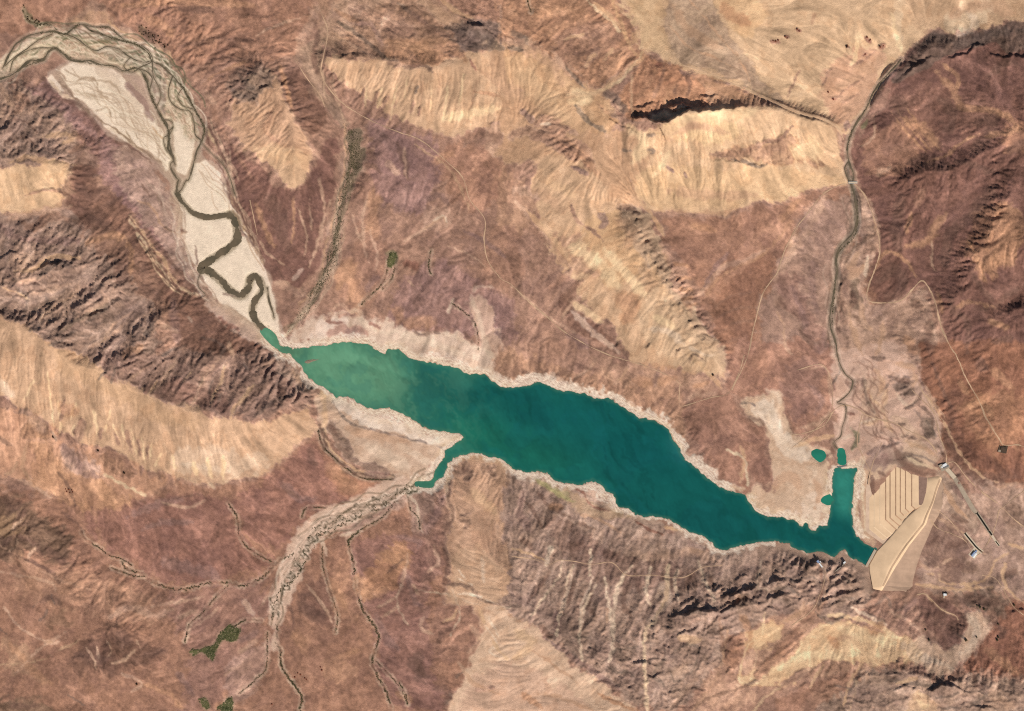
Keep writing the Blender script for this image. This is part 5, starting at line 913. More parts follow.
# ------------------------------------------------------------------ scene, materials
scene = bpy.context.scene
coll = scene.collection
def nodes(name):
    m = bpy.data.materials.new(name); m.use_nodes = True
    nt = m.node_tree; b = nt.nodes['Principled BSDF']
    return m, nt, b
def N(nt, t, **kw):
    n = nt.nodes.new(t)
    for k_, v_ in kw.items(): setattr(n, k_, v_)
    return n
def mottled(name, rgb, scale=.05, amt=.25, rough_=.9, bump=0.0, rgb2=None, detail=6, metallic=0.0, spec=.15):
    """a plain surface with procedural variation in object space (scale: features per metre)."""
    m, nt, b = nodes(name)
    co = N(nt, 'ShaderNodeTexCoord'); no = N(nt, 'ShaderNodeTexNoise'); no.inputs['Scale'].default_value = scale; no.inputs['Detail'].default_value = detail; no.inputs['Roughness'].default_value = .65
    rp = N(nt, 'ShaderNodeValToRGB'); a = lin(rgb); c2 = lin(rgb2) if rgb2 else a * (1 - amt)
    rp.color_ramp.elements[0].position = .35; rp.color_ramp.elements[1].position = .65
    rp.color_ramp.elements[0].color = (*c2, 1); rp.color_ramp.elements[1].color = (*(a if rgb2 else np.minimum(a * (1 + amt * .5), .95)), 1)
    nt.links.new(co.outputs['Object'], no.inputs['Vector']); nt.links.new(no.outputs['Fac'], rp.inputs['Fac']); nt.links.new(rp.outputs['Color'], b.inputs['Base Color'])
    b.inputs['Roughness'].default_value = rough_; b.inputs['Specular IOR Level'].default_value = spec; b.inputs['Metallic'].default_value = metallic
    if bump:
        bp = N(nt, 'ShaderNodeBump'); bp.inputs['Strength'].default_value = bump; bp.inputs['Distance'].default_value = 1.0
        nt.links.new(no.outputs['Fac'], bp.inputs['Height']); nt.links.new(bp.outputs['Normal'], b.inputs['Normal'])
    return m
def tint_mat(name, attr, grain=.10, rough_=.95, spec=.1, bumpd=0.0, scale=.09):
    m, nt, b = nodes(name)
    at = N(nt, 'ShaderNodeAttribute', attribute_name=attr); co = N(nt, 'ShaderNodeTexCoord')
    n1 = N(nt, 'ShaderNodeTexNoise'); n1.inputs['Scale'].default_value = scale; n1.inputs['Detail'].default_value = 5; n1.inputs['Roughness'].default_value = .7
    mr = N(nt, 'ShaderNodeMapRange'); mr.inputs['From Min'].default_value = .25; mr.inputs['From Max'].default_value = .75; mr.inputs['To Min'].default_value = 1 - grain; mr.inputs['To Max'].default_value = 1 + grain
    vm = N(nt, 'ShaderNodeVectorMath', operation='SCALE')
    nt.links.new(co.outputs['Object'], n1.inputs['Vector']); nt.links.new(n1.outputs['Fac'], mr.inputs['Value'])
    nt.links.new(at.outputs['Color'], vm.inputs[0]); nt.links.new(mr.outputs['Result'], vm.inputs['Scale']); nt.links.new(vm.outputs['Vector'], b.inputs['Base Color'])
    b.inputs['Roughness'].default_value = rough_; b.inputs['Specular IOR Level'].default_value = spec
    if bumpd:
        n2 = N(nt, 'ShaderNodeTexNoise'); n2.inputs['Scale'].default_value = .16; n2.inputs['Detail'].default_value = 4
        bp = N(nt, 'ShaderNodeBump'); bp.inputs['Strength'].default_value = 1.0; bp.inputs['Distance'].default_value = bumpd
        nt.links.new(co.outputs['Object'], n2.inputs['Vector']); nt.links.new(n2.outputs['Fac'], bp.inputs['Height']); nt.links.new(bp.outputs['Normal'], b.inputs['Normal'])
    return m
def K(rgb): return tuple(np.asarray(rgb, float) * 1.0)
MAT = dict(
 ground=tint_mat('desert_ground', 'tint', .15, bumpd=2.6, scale=.045), lake=tint_mat('lake_water', 'tint', .025, .22, .25, 0.0, .004),
 river=mottled('river_water', (88,79,62), .012, .3, .35, spec=.3, rgb2=(114,98,78)), pond=mottled('pond_water', (40,122,100), .006, .25, .25, spec=.3),
 dust=mottled('dusty_road', (198,163,132), .01, .3), fill=mottled('embankment_fill', (230,195,158), .012, .13, bump=.4, detail=9), fill3=mottled('crest_fill', (230,195,158), .012, .13, bump=.4, detail=9), fill2=mottled('rock_fill', (184,152,128), .015, .2, bump=.6, detail=9),
 terrace=mottled('terrace_gravel', (214,182,156), .02, .2, bump=.4, detail=9), riser=mottled('riser_dark', (192,153,122), .05, .25), berm=mottled('berm_gravel', (238,206,170), .05, .12), pit=mottled('stone_fill', (146,116,102), .05, .2, bump=.4), conc=mottled('concrete', (168,150,130), .06, .15), pale=mottled('pale_concrete', (205,185,160), .06, .12), white=mottled('white_paint', (226,226,224), .2, .06, .6),
 blue=mottled('blue_sheet_roof', (140,156,186), .2, .12, .5), steel=mottled('grey_steel', (120,118,116), .2, .15, .5), dark=mottled('dark_water', (34,32,24), .02, .3, .2, spec=.4), tar=mottled('dark_roof', (84,68,56), .1, .25),
 scrub=mottled('tamarisk_leaves', (92,84,58), .02, .3, rgb2=(66,62,42)), leaf=mottled('shrub_leaves', (74,56,38), .05, .3), redleaf=mottled('red_shrub_leaves', (150,88,66), .05, .3), bark=mottled('bark', (84,66,50), .3, .3), grass=mottled('meadow_grass', (98,94,60), .012, .3, rgb2=(74,78,48)),
 mud=mottled('mud_flat', (138,106,84), .04, .2),
)
def mesh_obj(name, verts, faces, mat, parent=None, smooth=False, loc=None):
    me = bpy.data.meshes.new(name)
    me.from_pydata([tuple(map(float, v)) for v in verts], [], [tuple(map(int, f)) for f in faces]); me.update()
    if smooth: me.polygons.foreach_set('use_smooth', [True] * len(me.polygons))
    me.materials.append(MAT[mat] if isinstance(mat, str) else mat)
    o = bpy.data.objects.new(name, me); coll.objects.link(o)
    if loc is not None: o.location = loc
    if parent: o.parent = parent
    return o
def thing(o, label, cat, group=None):
    o['label'] = label; o['category'] = cat
    if group: o['group'] = group
    return o
def empty(name, loc, label, cat, group=None, rz=0):
    o = bpy.data.objects.new(name, None); coll.objects.link(o); o.location = loc; o.rotation_euler = (0, 0, rz)
    return thing(o, label, cat, group)
def structure(o): o['kind'] = 'structure'; return o
def hz(u, v): return float(samp(h, np.array([float(u)]), np.array([float(v)]))[0])

# ------------------------------------------------------------------ the ground: one sheet to the horizon
def axis(n0, n1):
    out = list(range(4, 420, 4)) + [440, 480, 540, 640, 800, 1100, 1600, 2500, 4000, 7000]
    return np.concatenate([(n0 - np.array(out))[::-1], np.arange(n0, n1 + 1), n1 + np.array(out)]).astype(float)
ax, ay = axis(GX0, GX0 + NX - 1), axis(GY0, GY0 + NY - 1)
def mirror(a, n):
    i = np.round(a).astype(int); i = np.where(i < 0, -i, i); i = np.where(i > n - 1, 2 * (n - 1) - i, i)
    return np.clip(i, 0, n - 1)
ix = mirror(ax - GX0, NX); iy = mirror(ay - GY0, NY)
Zg = h[np.ix_(iy, ix)].astype(float); Cg = alb[np.ix_(iy, ix)]
AX, AY = np.meshgrid(ax, ay)
outd = np.maximum(np.maximum(GX0 - AX, AX - (GX0 + NX - 1)), np.maximum(GY0 - AY, AY - (GY0 + NY - 1)))
wgt = smooth01((outd - 120) / 380)
Zg = Zg * (1 - wgt) + wgt * (90 + 70 * perlin(AX / 410 + 9.3, AY / 410 + 4.1, 5))
Cg = Cg * (1 - wgt[..., None]) + wgt[..., None] * (lin(BROWN) / GAIN)
ny_, nx_ = AX.shape
co = np.empty((ny_ * nx_, 3), np.float32); co[:, 0] = wx(AX).ravel(); co[:, 1] = wy(AY).ravel(); co[:, 2] = Zg.ravel()
def grid_mesh(name, co, ny_, nx_, keep=None):
    idx = np.arange(ny_ * nx_).reshape(ny_, nx_)
    q = np.stack([idx[:-1, :-1], idx[1:, :-1], idx[1:, 1:], idx[:-1, 1:]], -1).reshape(-1, 4)
    if keep is not None:
        q = q[keep.ravel()]; used = np.unique(q); mp = np.full(ny_ * nx_, -1); mp[used] = np.arange(len(used)); q = mp[q]; co = co[used]
    else: used = None
    me = bpy.data.meshes.new(name)
    me.vertices.add(len(co)); me.vertices.foreach_set('co', co.astype(np.float32).ravel())
    me.loops.add(q.size); me.loops.foreach_set('vertex_index', q.astype(np.int32).ravel())
    me.polygons.add(len(q)); me.polygons.foreach_set('loop_start', np.arange(0, q.size, 4, dtype=np.int32)); me.polygons.foreach_set('loop_total', np.full(len(q), 4, np.int32))
    me.polygons.foreach_set('use_smooth', np.ones(len(q), bool)); me.update(); me.validate()
    return me, used
def add_tint(me, rgb):
    a = me.color_attributes.new('tint', 'FLOAT_COLOR', 'POINT')
    a.data.foreach_set('color', np.column_stack([rgb, np.ones(len(rgb))]).astype(np.float32).ravel())
me, _ = grid_mesh('ground', co, ny_, nx_); add_tint(me, Cg.reshape(-1, 3)); me.materials.append(MAT['ground'])
ground = bpy.data.objects.new('ground', me); coll.objects.link(ground); structure(ground)

# ------------------------------------------------------------------ water
keep = (shore[:-1, :-1] < 3) & (shore[1:, 1:] < 3)
wc = np.stack([wx(UU), wy(VV), np.zeros_like(UU)], -1).reshape(-1, 3)
me, used = grid_mesh('lake', wc, NY, NX, keep)
deep = np.array(lin((19,89,83))); mid = np.array(lin((28,100,86))); milky = np.array(lin((98,150,116))); shal = np.array(lin((84,128,100)))
t = (UU - 300) + (VV - 380) * .25 + WU * 3 + fbm(90, 4, 81) * 34
f1 = smooth01(1 - (t + 60) / 290.); f2 = smooth01(1 - (t - 60) / 330.)
lakec = deep * np.ones((NY, NX, 1)); lakec = lakec * (1 - f2[..., None]) + mid * f2[..., None]
lakec = lakec * (1 - (f1 * .85)[..., None]) + milky * (f1 * .85)[..., None]
def wlay(P, c, op, fe):
    global lakec
    m = (poly_mask(P, 1.4, fe) * op)[..., None]; lakec = lakec * (1 - m) + lin(c) * m
wlay([(300,352),(345,344),(380,352),(395,365),(400,390),(380,402),(350,396),(318,378)], (116,166,128), .55, 9)
wlay([(455,410),(520,430),(560,460),(600,476),(540,468),(470,452),(440,430)], (34,116,92), .55, 10)
wlay([(415,365),(520,400),(600,410),(660,440),(690,480),(640,470),(560,430),(470,400),(410,385)], (14,88,88), .5, 12)
wlay([(836,470),(854,470),(853,500),(850,520),(834,505)], (58,142,124), .95, 6)
wlay([(664,428),(676,448),(690,470),(676,462),(664,440)], (50,118,118), .5, 5)
wlay([(262,331),(280,345),(300,350),(290,356),(270,345)], (92,118,86), .8, 4)
wlay([(436,460),(446,452),(448,466),(436,482),(425,486),(425,480)], (60,130,98), .5, 3)
x_, y_ = aniso(24, 3.2); x2_, y2_ = aniso(62, 3.5)
sw_ = fbm(34, 5, 86, UU + WU * 4, VV + WV * 4, .62)
stk = smooth01((fbm(9, 3, 85, x2_ + WU * 1.2, y2_ + WV * 1.2) - .12) / .3) * smooth01((fbm(60, 2, 87) + .05) / .3)
wv = 1 + .16 * fbm(26, 5, 82, x_ + WU * 2.2, y_ + WV * 2.2, .6) + .08 * fbm(12, 4, 84, x2_ + WU * 1.5, y2_ + WV * 1.5, .6) + .04 * fbm(3, 3, 83, x2_, y2_) - .13 * stk
pl2 = (smooth01((sw_ - .1) / .35) * smooth01((520 - UU) / 160) * .2)[..., None]
lakec = lakec * (1 - pl2) + lin((120, 164, 130)) * pl2
bl2 = (smooth01((-sw_ - .05) / .3) * .18)[..., None]
lakec = lakec * (1 - bl2) + lin((22, 92, 96)) * bl2
lakec = lakec * wv[..., None]
sh = smooth01(1 - (-shore) / 3.5)[..., None] * .35
lakec = lakec * (1 - sh) + shal * sh
add_tint(me, (lakec * .93 / GAIN).reshape(-1, 3)[used]); me.materials.append(MAT['lake'])
lake = bpy.data.objects.new('lake', me); coll.objects.link(lake); structure(lake)

def strip(P, hw, lift, seed, wob=.8, taper=True):
    """a ribbon laid on the ground along P (u, v, z)."""
    r = np.random.default_rng(seed); n = len(P)
    t = np.gradient(P[:, :2], axis=0); t /= np.hypot(t[:, 0], t[:, 1])[:, None] + 1e-9
    w = r.standard_normal(n + 20); w = np.convolve(w, np.ones(15) / 15, 'valid')[:n] * 3.9
    w2 = np.convolve(r.standard_normal(n + 20), np.ones(15) / 15, 'valid')[:n] * 3.9
    wl, wr = hw * np.clip(1 + wob * w * (1 if hw < 2 else .45), .3, 1.9), hw * np.clip(1 + wob * w2 * (1 if hw < 2 else .45), .3, 1.9)
    nx, ny = -t[:, 1], t[:, 0]
    L = P[:, :2] + np.column_stack([nx, ny]) * wl[:, None]; R = P[:, :2] - np.column_stack([nx, ny]) * wr[:, None]
    zs = np.maximum.reduce([samp(h, L[:, 0], L[:, 1]), samp(h, R[:, 0], R[:, 1]), samp(h, P[:, 0], P[:, 1])]) + lift
    zs = np.maximum(zs, P[:, 2] + lift)
    V = np.empty((n * 2, 3)); V[0::2] = np.column_stack([wx(L[:, 0]), wy(L[:, 1]), zs]); V[1::2] = np.column_stack([wx(R[:, 0]), wy(R[:, 1]), zs])
    k = np.arange(n - 1) * 2
    F = np.column_stack([k, k + 2, k + 3, k + 1])
    return V, F
for i, ((hw, _), P) in enumerate(zip(RIVERS, river_paths)):
    V, F = strip(P, hw * (.42 if hw < 1.0 else .55 if hw < 1.6 else .88), .5 + .02 * i, 40 + i)
    structure(mesh_obj('river', V, F, 'river', smooth=True))
for i, ((hw, _, _), P) in enumerate(zip(ROADS, road_paths)):
    V, F = strip(P, hw * .68, .6 + .02 * i, 140 + i, .55)
    structure(mesh_obj('dirt_road', V, F, 'dust', smooth=True))
def plate(P, z): 
    P = dense(P + P[:1], .7)[:-1]; P = P + np.column_stack([samp(WU2, P[:, 0], P[:, 1]), samp(WV2, P[:, 0], P[:, 1])]) * .8
    tris = tessellate_polygon([[Vector((x, y, 0)) for x, y in P]])
    V = [(float(wx(x)), float(wy(y)), z) for x, y in P]
    F = [t if (Vector(V[t[1]]) - Vector(V[t[0]])).cross(Vector(V[t[2]]) - Vector(V[t[0]])).z > 0 else t[::-1] for t in tris]
    return V, F
for P in PONDS: structure(mesh_obj('pond', *plate(P, .8), 'pond'))
# ------------------------------------------------------------------ built things
def ring(P, z): return [(float(wx(x)), float(wy(y)), z) for x, y in P]
def frustum(name, bot, zb, top, zt, mat, parent=None, side=None):
    n = len(top); zt = zt if isinstance(zt, (list, tuple)) else [zt] * n
    V = ring(bot, zb) + [(float(wx(x)), float(wy(y)), z) for (x, y), z in zip(top, zt)]
    tris = tessellate_polygon([[Vector((x, y, 0)) for x, y in top]])
    F = []
    for t in tris:
        F.append([n + i for i in t]); F.append(list(t))
    F += [[i, (i + 1) % n, n + (i + 1) % n, n + i] for i in range(n)]
    o = mesh_obj(name, V, F, mat, parent)
    if side:
        o.data.materials.append(MAT[side])
        for f in o.data.polygons[2 * len(tris):]: f.material_index = 1
    bm = bmesh.new(); bm.from_mesh(o.data); bmesh.ops.recalc_face_normals(bm, faces=bm.faces); bm.to_mesh(o.data); bm.free()
    return o
def grow(P, d):
    c = np.mean(P, axis=0); P = np.array(P); v = P - c; return [tuple(p) for p in c + v * (1 + d / np.hypot(v[:, 0], v[:, 1])[:, None])]

dam = empty('embankment_dam', (wx(905), wy(525), 0), 'tan earth embankment dam with stepped benches closing the lake at its narrow end', 'dam')
dam_parts = []
EASTB = [(928.5,477),(926.5,492),(922.8,505)]
TOPB = [(897,462.7),(900.8,466.5),(905.9,470.3),(911,474),(919,475.4)]
BEN = [  # west line x, top y, bottom y, outer corner of the bevelled end, riser width, top level
 (869.5, 498, 529, (883,540), 1.2, 4), (874.5, 491, 527, (887,537.5), 1.3, 6), (880.2, 484, 523.5, (892,533.5), 1.3, 8),
 (886.2, 478, 519.4, (897.2,529.6), 1.25, 12.5), (890.6, 472, 517.6, (899.5,525.2), 1.25, 17), (896.2, 464.4, 515, (901.8,519.8), 1.25, 21.5),
 (900.8, 467, 511.6, (904,514.9), 1.2, 26), (906, 470.6, 508.6, (909.4,511.8), 1.2, 30.5), (912.2, 474.2, 505.6, (915.6,508.6), 1.3, 35)]
for x, yt, yb, e, rw, z in BEN:
    tops = [p for p in TOPB if p[0] > x + .6]
    top = [(x, yt), (x, yb), e, (e[0] + 6, e[1] - 3), (924, 503)] + EASTB[::-1][1:] + tops[::-1]
    bot = [(x - rw, yt + .3), (x - rw, yb + rw * .45), (e[0] - rw * .55, e[1] + rw * .85)] + top[3:]
    dam_parts.append(frustum('bench', bot, -4, bot, z - 5.2, 'fill')) if False else None
    n = len(top)
    z *= .62; o = frustum('bench', bot, z - 3.1 if z > 6 else z - 2.2, top, z, 'fill', side='riser' if z > 6 else 'berm'); dam_parts.append(o)  # upper bench sides darker than their tops, lower ones paler
for x_, yt_, yb_, z_ in ((861.6, 470, 533.5, 1.3), (865.4, 470, 531.5, 2.0)):
    top = [(x_, yt_), (x_ - .3, 500), (x_, yb_), (883 + (x_ - 865) * .7, 544.5 - (x_ - 865) * .4), (888, 538), (880, 515), (873, 494), (869, 470)]
    bot = [(x - .7, y + .3) for x, y in top[:4]] + top[4:]
    dam_parts.append(frustum('bench', bot, -3, top, z_, 'terrace', side='berm'))
pit = [(918.6,476),(927.6,477.8),(926,492),(923,503),(921,505.5),(918.8,504.5)]
dam_parts.append(frustum('stone_fill', pit, 18, pit, 21.9, 'pit'))
LEFT = [(928.4,477.6),(926.6,492),(922.8,505),(917,510),(909,517),(902,525),(897,531),(891,538),(877.5,551.5),(869.3,566.5),(871.8,580),(874,592)]
LZ = [22.4, 22.4, 22.2, 20.4, 17.4, 12, 8.6, 6.6, 5, 4.5, 14, 20]
RIGHT = [(943.8,474),(938,488),(933,504.6),(929.5,513.5),(926,524.5),(909.7,545),(895,568),(882,590.5)]
def resample(P, n):
    P = np.array(P, float); s = np.r_[0, np.cumsum(np.hypot(*np.diff(P[:, :2], axis=0).T))]; t = np.linspace(0, s[-1], n)
    return np.column_stack([np.interp(t, s, P[:, k]) for k in range(P.shape[1])])
NS = 26
LL = resample([(x, y, z) for (x, y), z in zip(LEFT, LZ)], NS); RR = resample(RIGHT, NS); RR = np.column_stack([RR, np.full(NS, 25.0)])
CC = LL * .45 + RR * .55; CC[:, 2] = 24.2; CC[:, :2] = LL[:, :2] * .3 + RR[:, :2] * .7
SK = LL.copy(); wk = np.clip((LL[:, 2] - 5) / 4, 0, 1) * (np.arange(NS) < 18); SK[:, :2] += np.array([-1.5, -1.1]) * (.4 + .6 * wk)[:, None]; SK[:, 2] = LL[:, 2] - 2.2 * wk - 1.0
rows = [np.column_stack([SK[:, :2] + [-.3, -.2], np.full(NS, -6.0)]), SK, LL, CC, RR, np.column_stack([RR[:, :2], np.full(NS, -9.0)])]
V = [(float(wx(x)), float(wy(y)), z) for row in rows for x, y, z in row]
F = [[r * NS + i, r * NS + i + 1, (r + 1) * NS + i + 1, (r + 1) * NS + i] for r in range(5) for i in range(NS - 1)]
F += [[r * NS for r in range(6)], [r * NS + NS - 1 for r in range(6)][::-1]]
def facing_up(o):
    bm = bmesh.new(); bm.from_mesh(o.data); bmesh.ops.recalc_face_normals(bm, faces=bm.faces); bm.to_mesh(o.data); bm.free(); return o
dam_parts.append(facing_up(mesh_obj('crest', V, F, 'fill3', smooth=True)))
# pale concrete edge where the dam meets the water
ed = [(874.3,549.2),(876.6,550.6),(867.6,566.6),(865,566.4)]
dam_parts.append(frustum('concrete_edge', grow(ed, .3), -4, ed, [3, 7, 6, 3], 'pale'))
TOE = [(911,592),(914,581),(917.5,566),(922,552),(929,536),(934,523),(940,513),(948,497),(949,477)]
TT = resample(TOE[::-1], NS); R2 = [tuple(p[:2]) for p in RR]; TOE = [tuple(p) for p in TT]
n = len(TOE)
V = [(float(wx(x)), float(wy(y)), 24.95) for x, y in R2] + [(float(wx(x)), float(wy(y)), hz(x, y) - 1) for x, y in TOE] + [(float(wx(x)), float(wy(y)), -9) for x, y in R2]
F = [[i, i + 1, n + i + 1, n + i] for i in range(n - 1)] + [[i + 1, i, 2 * n + i, 2 * n + i + 1] for i in range(n - 1)] + [[n + i, n + i + 1, 2 * n + i + 1, 2 * n + i] for i in range(n - 1)] + [[0, n, 2 * n], [n - 1, 3 * n - 1, 2 * n - 1]]
dam_parts.append(facing_up(mesh_obj('downstream_face', V, F, 'fill2')))
# a track along the crest
cr = dense([tuple(p) for p in (CC * .45 + RR * .55)[1:-1, :2]], 1.0)
V, F = [], []
t = np.gradient(cr, axis=0); t /= np.hypot(t[:, 0], t[:, 1])[:, None]
for p, q in zip(cr, t):
    for s in (-.8, .8): V.append((float(wx(p[0] - q[1] * s)), float(wy(p[1] + q[0] * s)), 25.4))
F = [[2 * i, 2 * i + 1, 2 * i + 3, 2 * i + 2] for i in range(len(cr) - 1)]
dam_parts.append(mesh_obj('crest_road', V, F, 'dust'))
for o in dam_parts:
    o.parent = dam; o.matrix_parent_inverse = dam.matrix_world.inverted(); o.location = (-dam.location.x, -dam.location.y, 0)
    o.matrix_parent_inverse.identity()

def attach(o, root):
    """hang a mesh built in world metres under its thing."""
    o.parent = root; inv = root.matrix_basis.inverted(); o.data.transform(inv); return o
def rib(name, pts, hw, z0, depth, mat, root=None, zs=None):
    """a solid bar along a polyline; zs: top level per point."""
    P = np.array(pts, float); t = np.gradient(P, axis=0); t /= np.hypot(t[:, 0], t[:, 1])[:, None]
    hw = np.broadcast_to(hw, (len(P),)); V = []
    for i, (p, q) in enumerate(zip(P, t)):
        z = zs[i] if zs is not None else z0
        for s, zz in ((-1, z), (1, z), (1, z - depth), (-1, z - depth)):
            V.append((float(wx(p[0] - q[1] * s * hw[i])), float(wy(p[1] + q[0] * s * hw[i])), float(zz)))
    F = []
    for i in range(len(P) - 1):
        a, b = i * 4, i * 4 + 4
        F += [[a + j, a + (j + 1) % 4, b + (j + 1) % 4, b + j] for j in range(4)]
    F += [[0, 1, 2, 3], [len(V) - 4, len(V) - 1, len(V) - 2, len(V) - 3]]
    o = mesh_obj(name, V, F, mat)
    bm = bmesh.new(); bm.from_mesh(o.data); bmesh.ops.recalc_face_normals(bm, faces=bm.faces); bm.to_mesh(o.data); bm.free()
    return attach(o, root) if root else o
def off(pts, d):
    P = np.array(pts, float); t = np.gradient(P, axis=0); t /= np.hypot(t[:, 0], t[:, 1])[:, None]
    return [tuple(p) for p in P + np.column_stack([-t[:, 1], t[:, 0]]) * d]
def box(name, w, d, z0, z1, mat, parent, x=0, y=0, gable=0.0):
    V = [(x + sx * w / 2, y + sy * d / 2, z) for z in (z0, z1) for sx, sy in ((-1,-1),(1,-1),(1,1),(-1,1))]
    F = [[0,3,2,1],[0,1,5,4],[1,2,6,5],[2,3,7,6],[3,0,4,7]]
    if gable:
        V += [(x - w / 2, y, z1 + gable), (x + w / 2, y, z1 + gable)]; F += [[4,5,9,8],[6,7,8,9],[5,6,9],[7,4,8]]
    else: F.append([4,5,6,7])
    return mesh_obj(name, V, F, mat, parent)
def zmax(u, v, r=2): return max(hz(u + a, v + b) for a in (-r, 0, r) for b in (-r, 0, r))

# spillway from the gate house down to its basin
CH1 = [(946.2,468.4),(950.4,473),(954.6,478)]; CH2 = [(954.4,478),(960,486.5),(966.5,498),(973,509),(976.5,513)]; CH3 = [(977,513.2),(982,520.6),(987,528),(991.8,535)]; CH4 = [(992,535.2),(994,538.6),(996,541.5)]
z1 = zmax(946, 468) + 1.2
sp = empty('spillway', (wx(946), wy(468), z1), 'long straight concrete spillway chute running away from the dam, with a dark pool', 'spillway')
zc2 = [zmax(*p) + .8 for p in CH2]; zc3 = [zmax(*p) + .8 for p in CH3]
zc1 = [z1, (z1 + zc2[0]) / 2 + .5, zc2[0] + .6]
rib('upper_chute', CH1, 2.0, 0, 6, 'pale', sp, zc1); rib('chute_floor', CH2, [1.5, 1.7, 1.9, 1.8, 1.5], 0, 6, 'conc', sp, zc2)
for s in (-1, 1):
    rib('side_wall', off(CH1 + CH2[1:], s * 2.1), .22, 0, 9, 'conc', sp, [z + 2.6 for z in zc1 + zc2[1:]])
    rib('basin_wall', off(CH3, s * 1.35), .5, 0, 9, 'conc', sp, [z + 3.5 for z in zc3])
rib('pool', CH3, .85, 0, 5, 'dark', sp, [z + .2 for z in zc3]); rib('apron', CH4, 1.1, 0, 5, 'pale', sp, [zmax(*p) + .6 for p in CH4])
gh = empty('gate_house', (wx(944.6), wy(465), zmax(944.6, 465)), 'small white gate house on a grey pad at the head of the spillway', 'gate house', rz=math.radians(28))
box('pad', 56, 42, -9, .8, 'conc', gh, -6, -6); box('wall', 24, 13, .8, 8, 'conc', gh); box('roof', 26, 15, 8, 9.2, 'white', gh); box('hoist_deck', 36, 8, .8, 3.2, 'steel', gh, 2, -14); box('low_annex', 9, 9, .8, 4.5, 'white', gh, -20, -3)

OC = [(964.9,533.2),(968.5,537.8),(972,542),(975.6,546.4),(979,549.6),(982.6,552.4)]
zo = [zmax(*p, 1) + .7 for p in OC]
oc = empty('outlet_canal', (wx(965), wy(533), zo[0]), 'short dark water canal with pale banks ending beside the blue and white building', 'canal')
rib('water', OC, [.7, .8, .8, .8, .6, .5], 0, 4, 'dark', oc, zo)
for s in (-1, 1): rib('bank', off(OC, s * 1.3), .55, 0, 6, 'pale', oc, [z + 1.2 for z in zo])
ct = [(995.6,541),(997.4,543.4),(999.2,545.8)]
cu = empty('culvert', (wx(995.6), wy(541), zmax(995.6, 541)), 'short dark culvert slot just beyond the end of the spillway apron', 'culvert')
rib('slot', ct, .5, 0, 3, 'dark', cu, [zmax(*p, 1) + .8 for p in ct])
for s in (-1, 1): rib('bank', off(ct, s * .95), .4, 0, 5, 'pale', cu, [zmax(*p, 1) + 1.6 for p in ct])

pw = empty('power_house', (wx(974), wy(554.8), zmax(974, 554.8)), 'white and blue roofed building beside the dark outlet canal', 'building', rz=math.radians(52))
box('forecourt', 60, 46, -8, .5, 'pale', pw, 10, 4); box('wall', 30, 22, .5, 10, 'conc', pw); r_ = box('roof', 32, 13, 10, 11, 'white', pw, 0, -5.5, 1.5); box('blue_roof', 32, 9, 10.2, 11.4, 'blue', pw, 0, 6.6, 1.0); box('annex', 13, 10, .5, 6, 'blue', pw, 23, 3)
vh = empty('valve_house', (wx(945), wy(594.6), zmax(945, 594.6)), 'small pale flat-roofed building at the south foot of the dam', 'building', rz=math.radians(-8))
box('wall', 18, 12, -5, 8, 'conc', vh); box('roof', 19, 13, 8, 9, 'white', vh); box('lean_to', 7, 16, -5, 5, 'pale', vh, -4, -14)
it = empty('intake_tower', (wx(818), wy(561.6), hz(818, 561.6) + 3), 'dark intake tower with pale slabs above the rocky south shore', 'intake tower', rz=math.radians(-52))
box('tower', 15, 12, -12, 8, 'steel', it); box('deck', 16, 13, 8, 9, 'blue', it); box('slab', 30, 8, -14, 2.5, 'white', it, 26, 0); box('slab', 30, 7, -14, 2, 'pale', it, 56, 2); box('side_slab', 12, 4, -14, 3, 'white', it, 10, 11)
ig = empty('intake_gallery', (wx(843), wy(565), hz(843, 565) + 2), 'grey gallery with white ends climbing the rocky shore beside the dam', 'gallery', rz=math.radians(40))
box('gallery', 84, 6, -20, 3, 'steel', ig, -30, 0); box('gallery_roof', 84, 3, 3, 4, 'conc', ig, -30, 0); box('head_house', 16, 9, -20, 5, 'white', ig, 16, 6); box('portal', 11, 8, -20, 4, 'white', ig, -14, -8)
sh_ = empty('storage_shed', (wx(1002.6), wy(449), zmax(1002.6, 449)), 'dark roofed shed on a grey yard beside the bend of the plateau road', 'shed', rz=math.radians(-12))
box('yard', 52, 46, -7, .7, 'tar', sh_); box('wall', 26, 18, .7, 5, 'steel', sh_, 2, 6); box('roof', 28, 20, 5, 5.8, 'tar', sh_, 2, 6, 2.0); box('loading_pad', 14, 12, .7, 1.3, 'conc', sh_, -17, -15)

zb = max(hz(848.6, 182.6), hz(857, 182.6)) + 2.5
br = empty('bridge', (wx(852.8), wy(182.6), zb), 'pale road bridge across the narrow canyon river below the sand slope', 'bridge', rz=math.radians(1))
box('deck', 54, 11, -1.5, 0, 'pale', br); 
for s in (-1, 1): box('parapet', 54, .8, 0, 1.2, 'white', br, 0, s * 5.1)
for s in (-1, 1): box('abutment', 8, 12, -9, -1.5, 'conc', br, s * 24)
box('pier', 2, 9, -9, -1.5, 'conc', br)
cf = empty('cofferdam', (wx(847), wy(465.8), 0), 'thin pale barrier with a dark gate across the green channel beside the terraces', 'barrier')
rib('bank', [(847.6,465.6),(851,466),(854.5,466.3),(857.6,465.6)], .55, 1.8, 6, 'pale', cf); rib('gate', [(837,466.6),(840.5,467),(843.6,466.3),(846.4,465.4)], .5, 2.6, 6, 'steel', cf); rib('spur', [(851.8,449),(851.4,452),(850.6,455)], .6, 2.2, 5, 'pale', cf)
box('gate_pier', 5, 9, -5, 4, 'conc', cf, -1, 2)
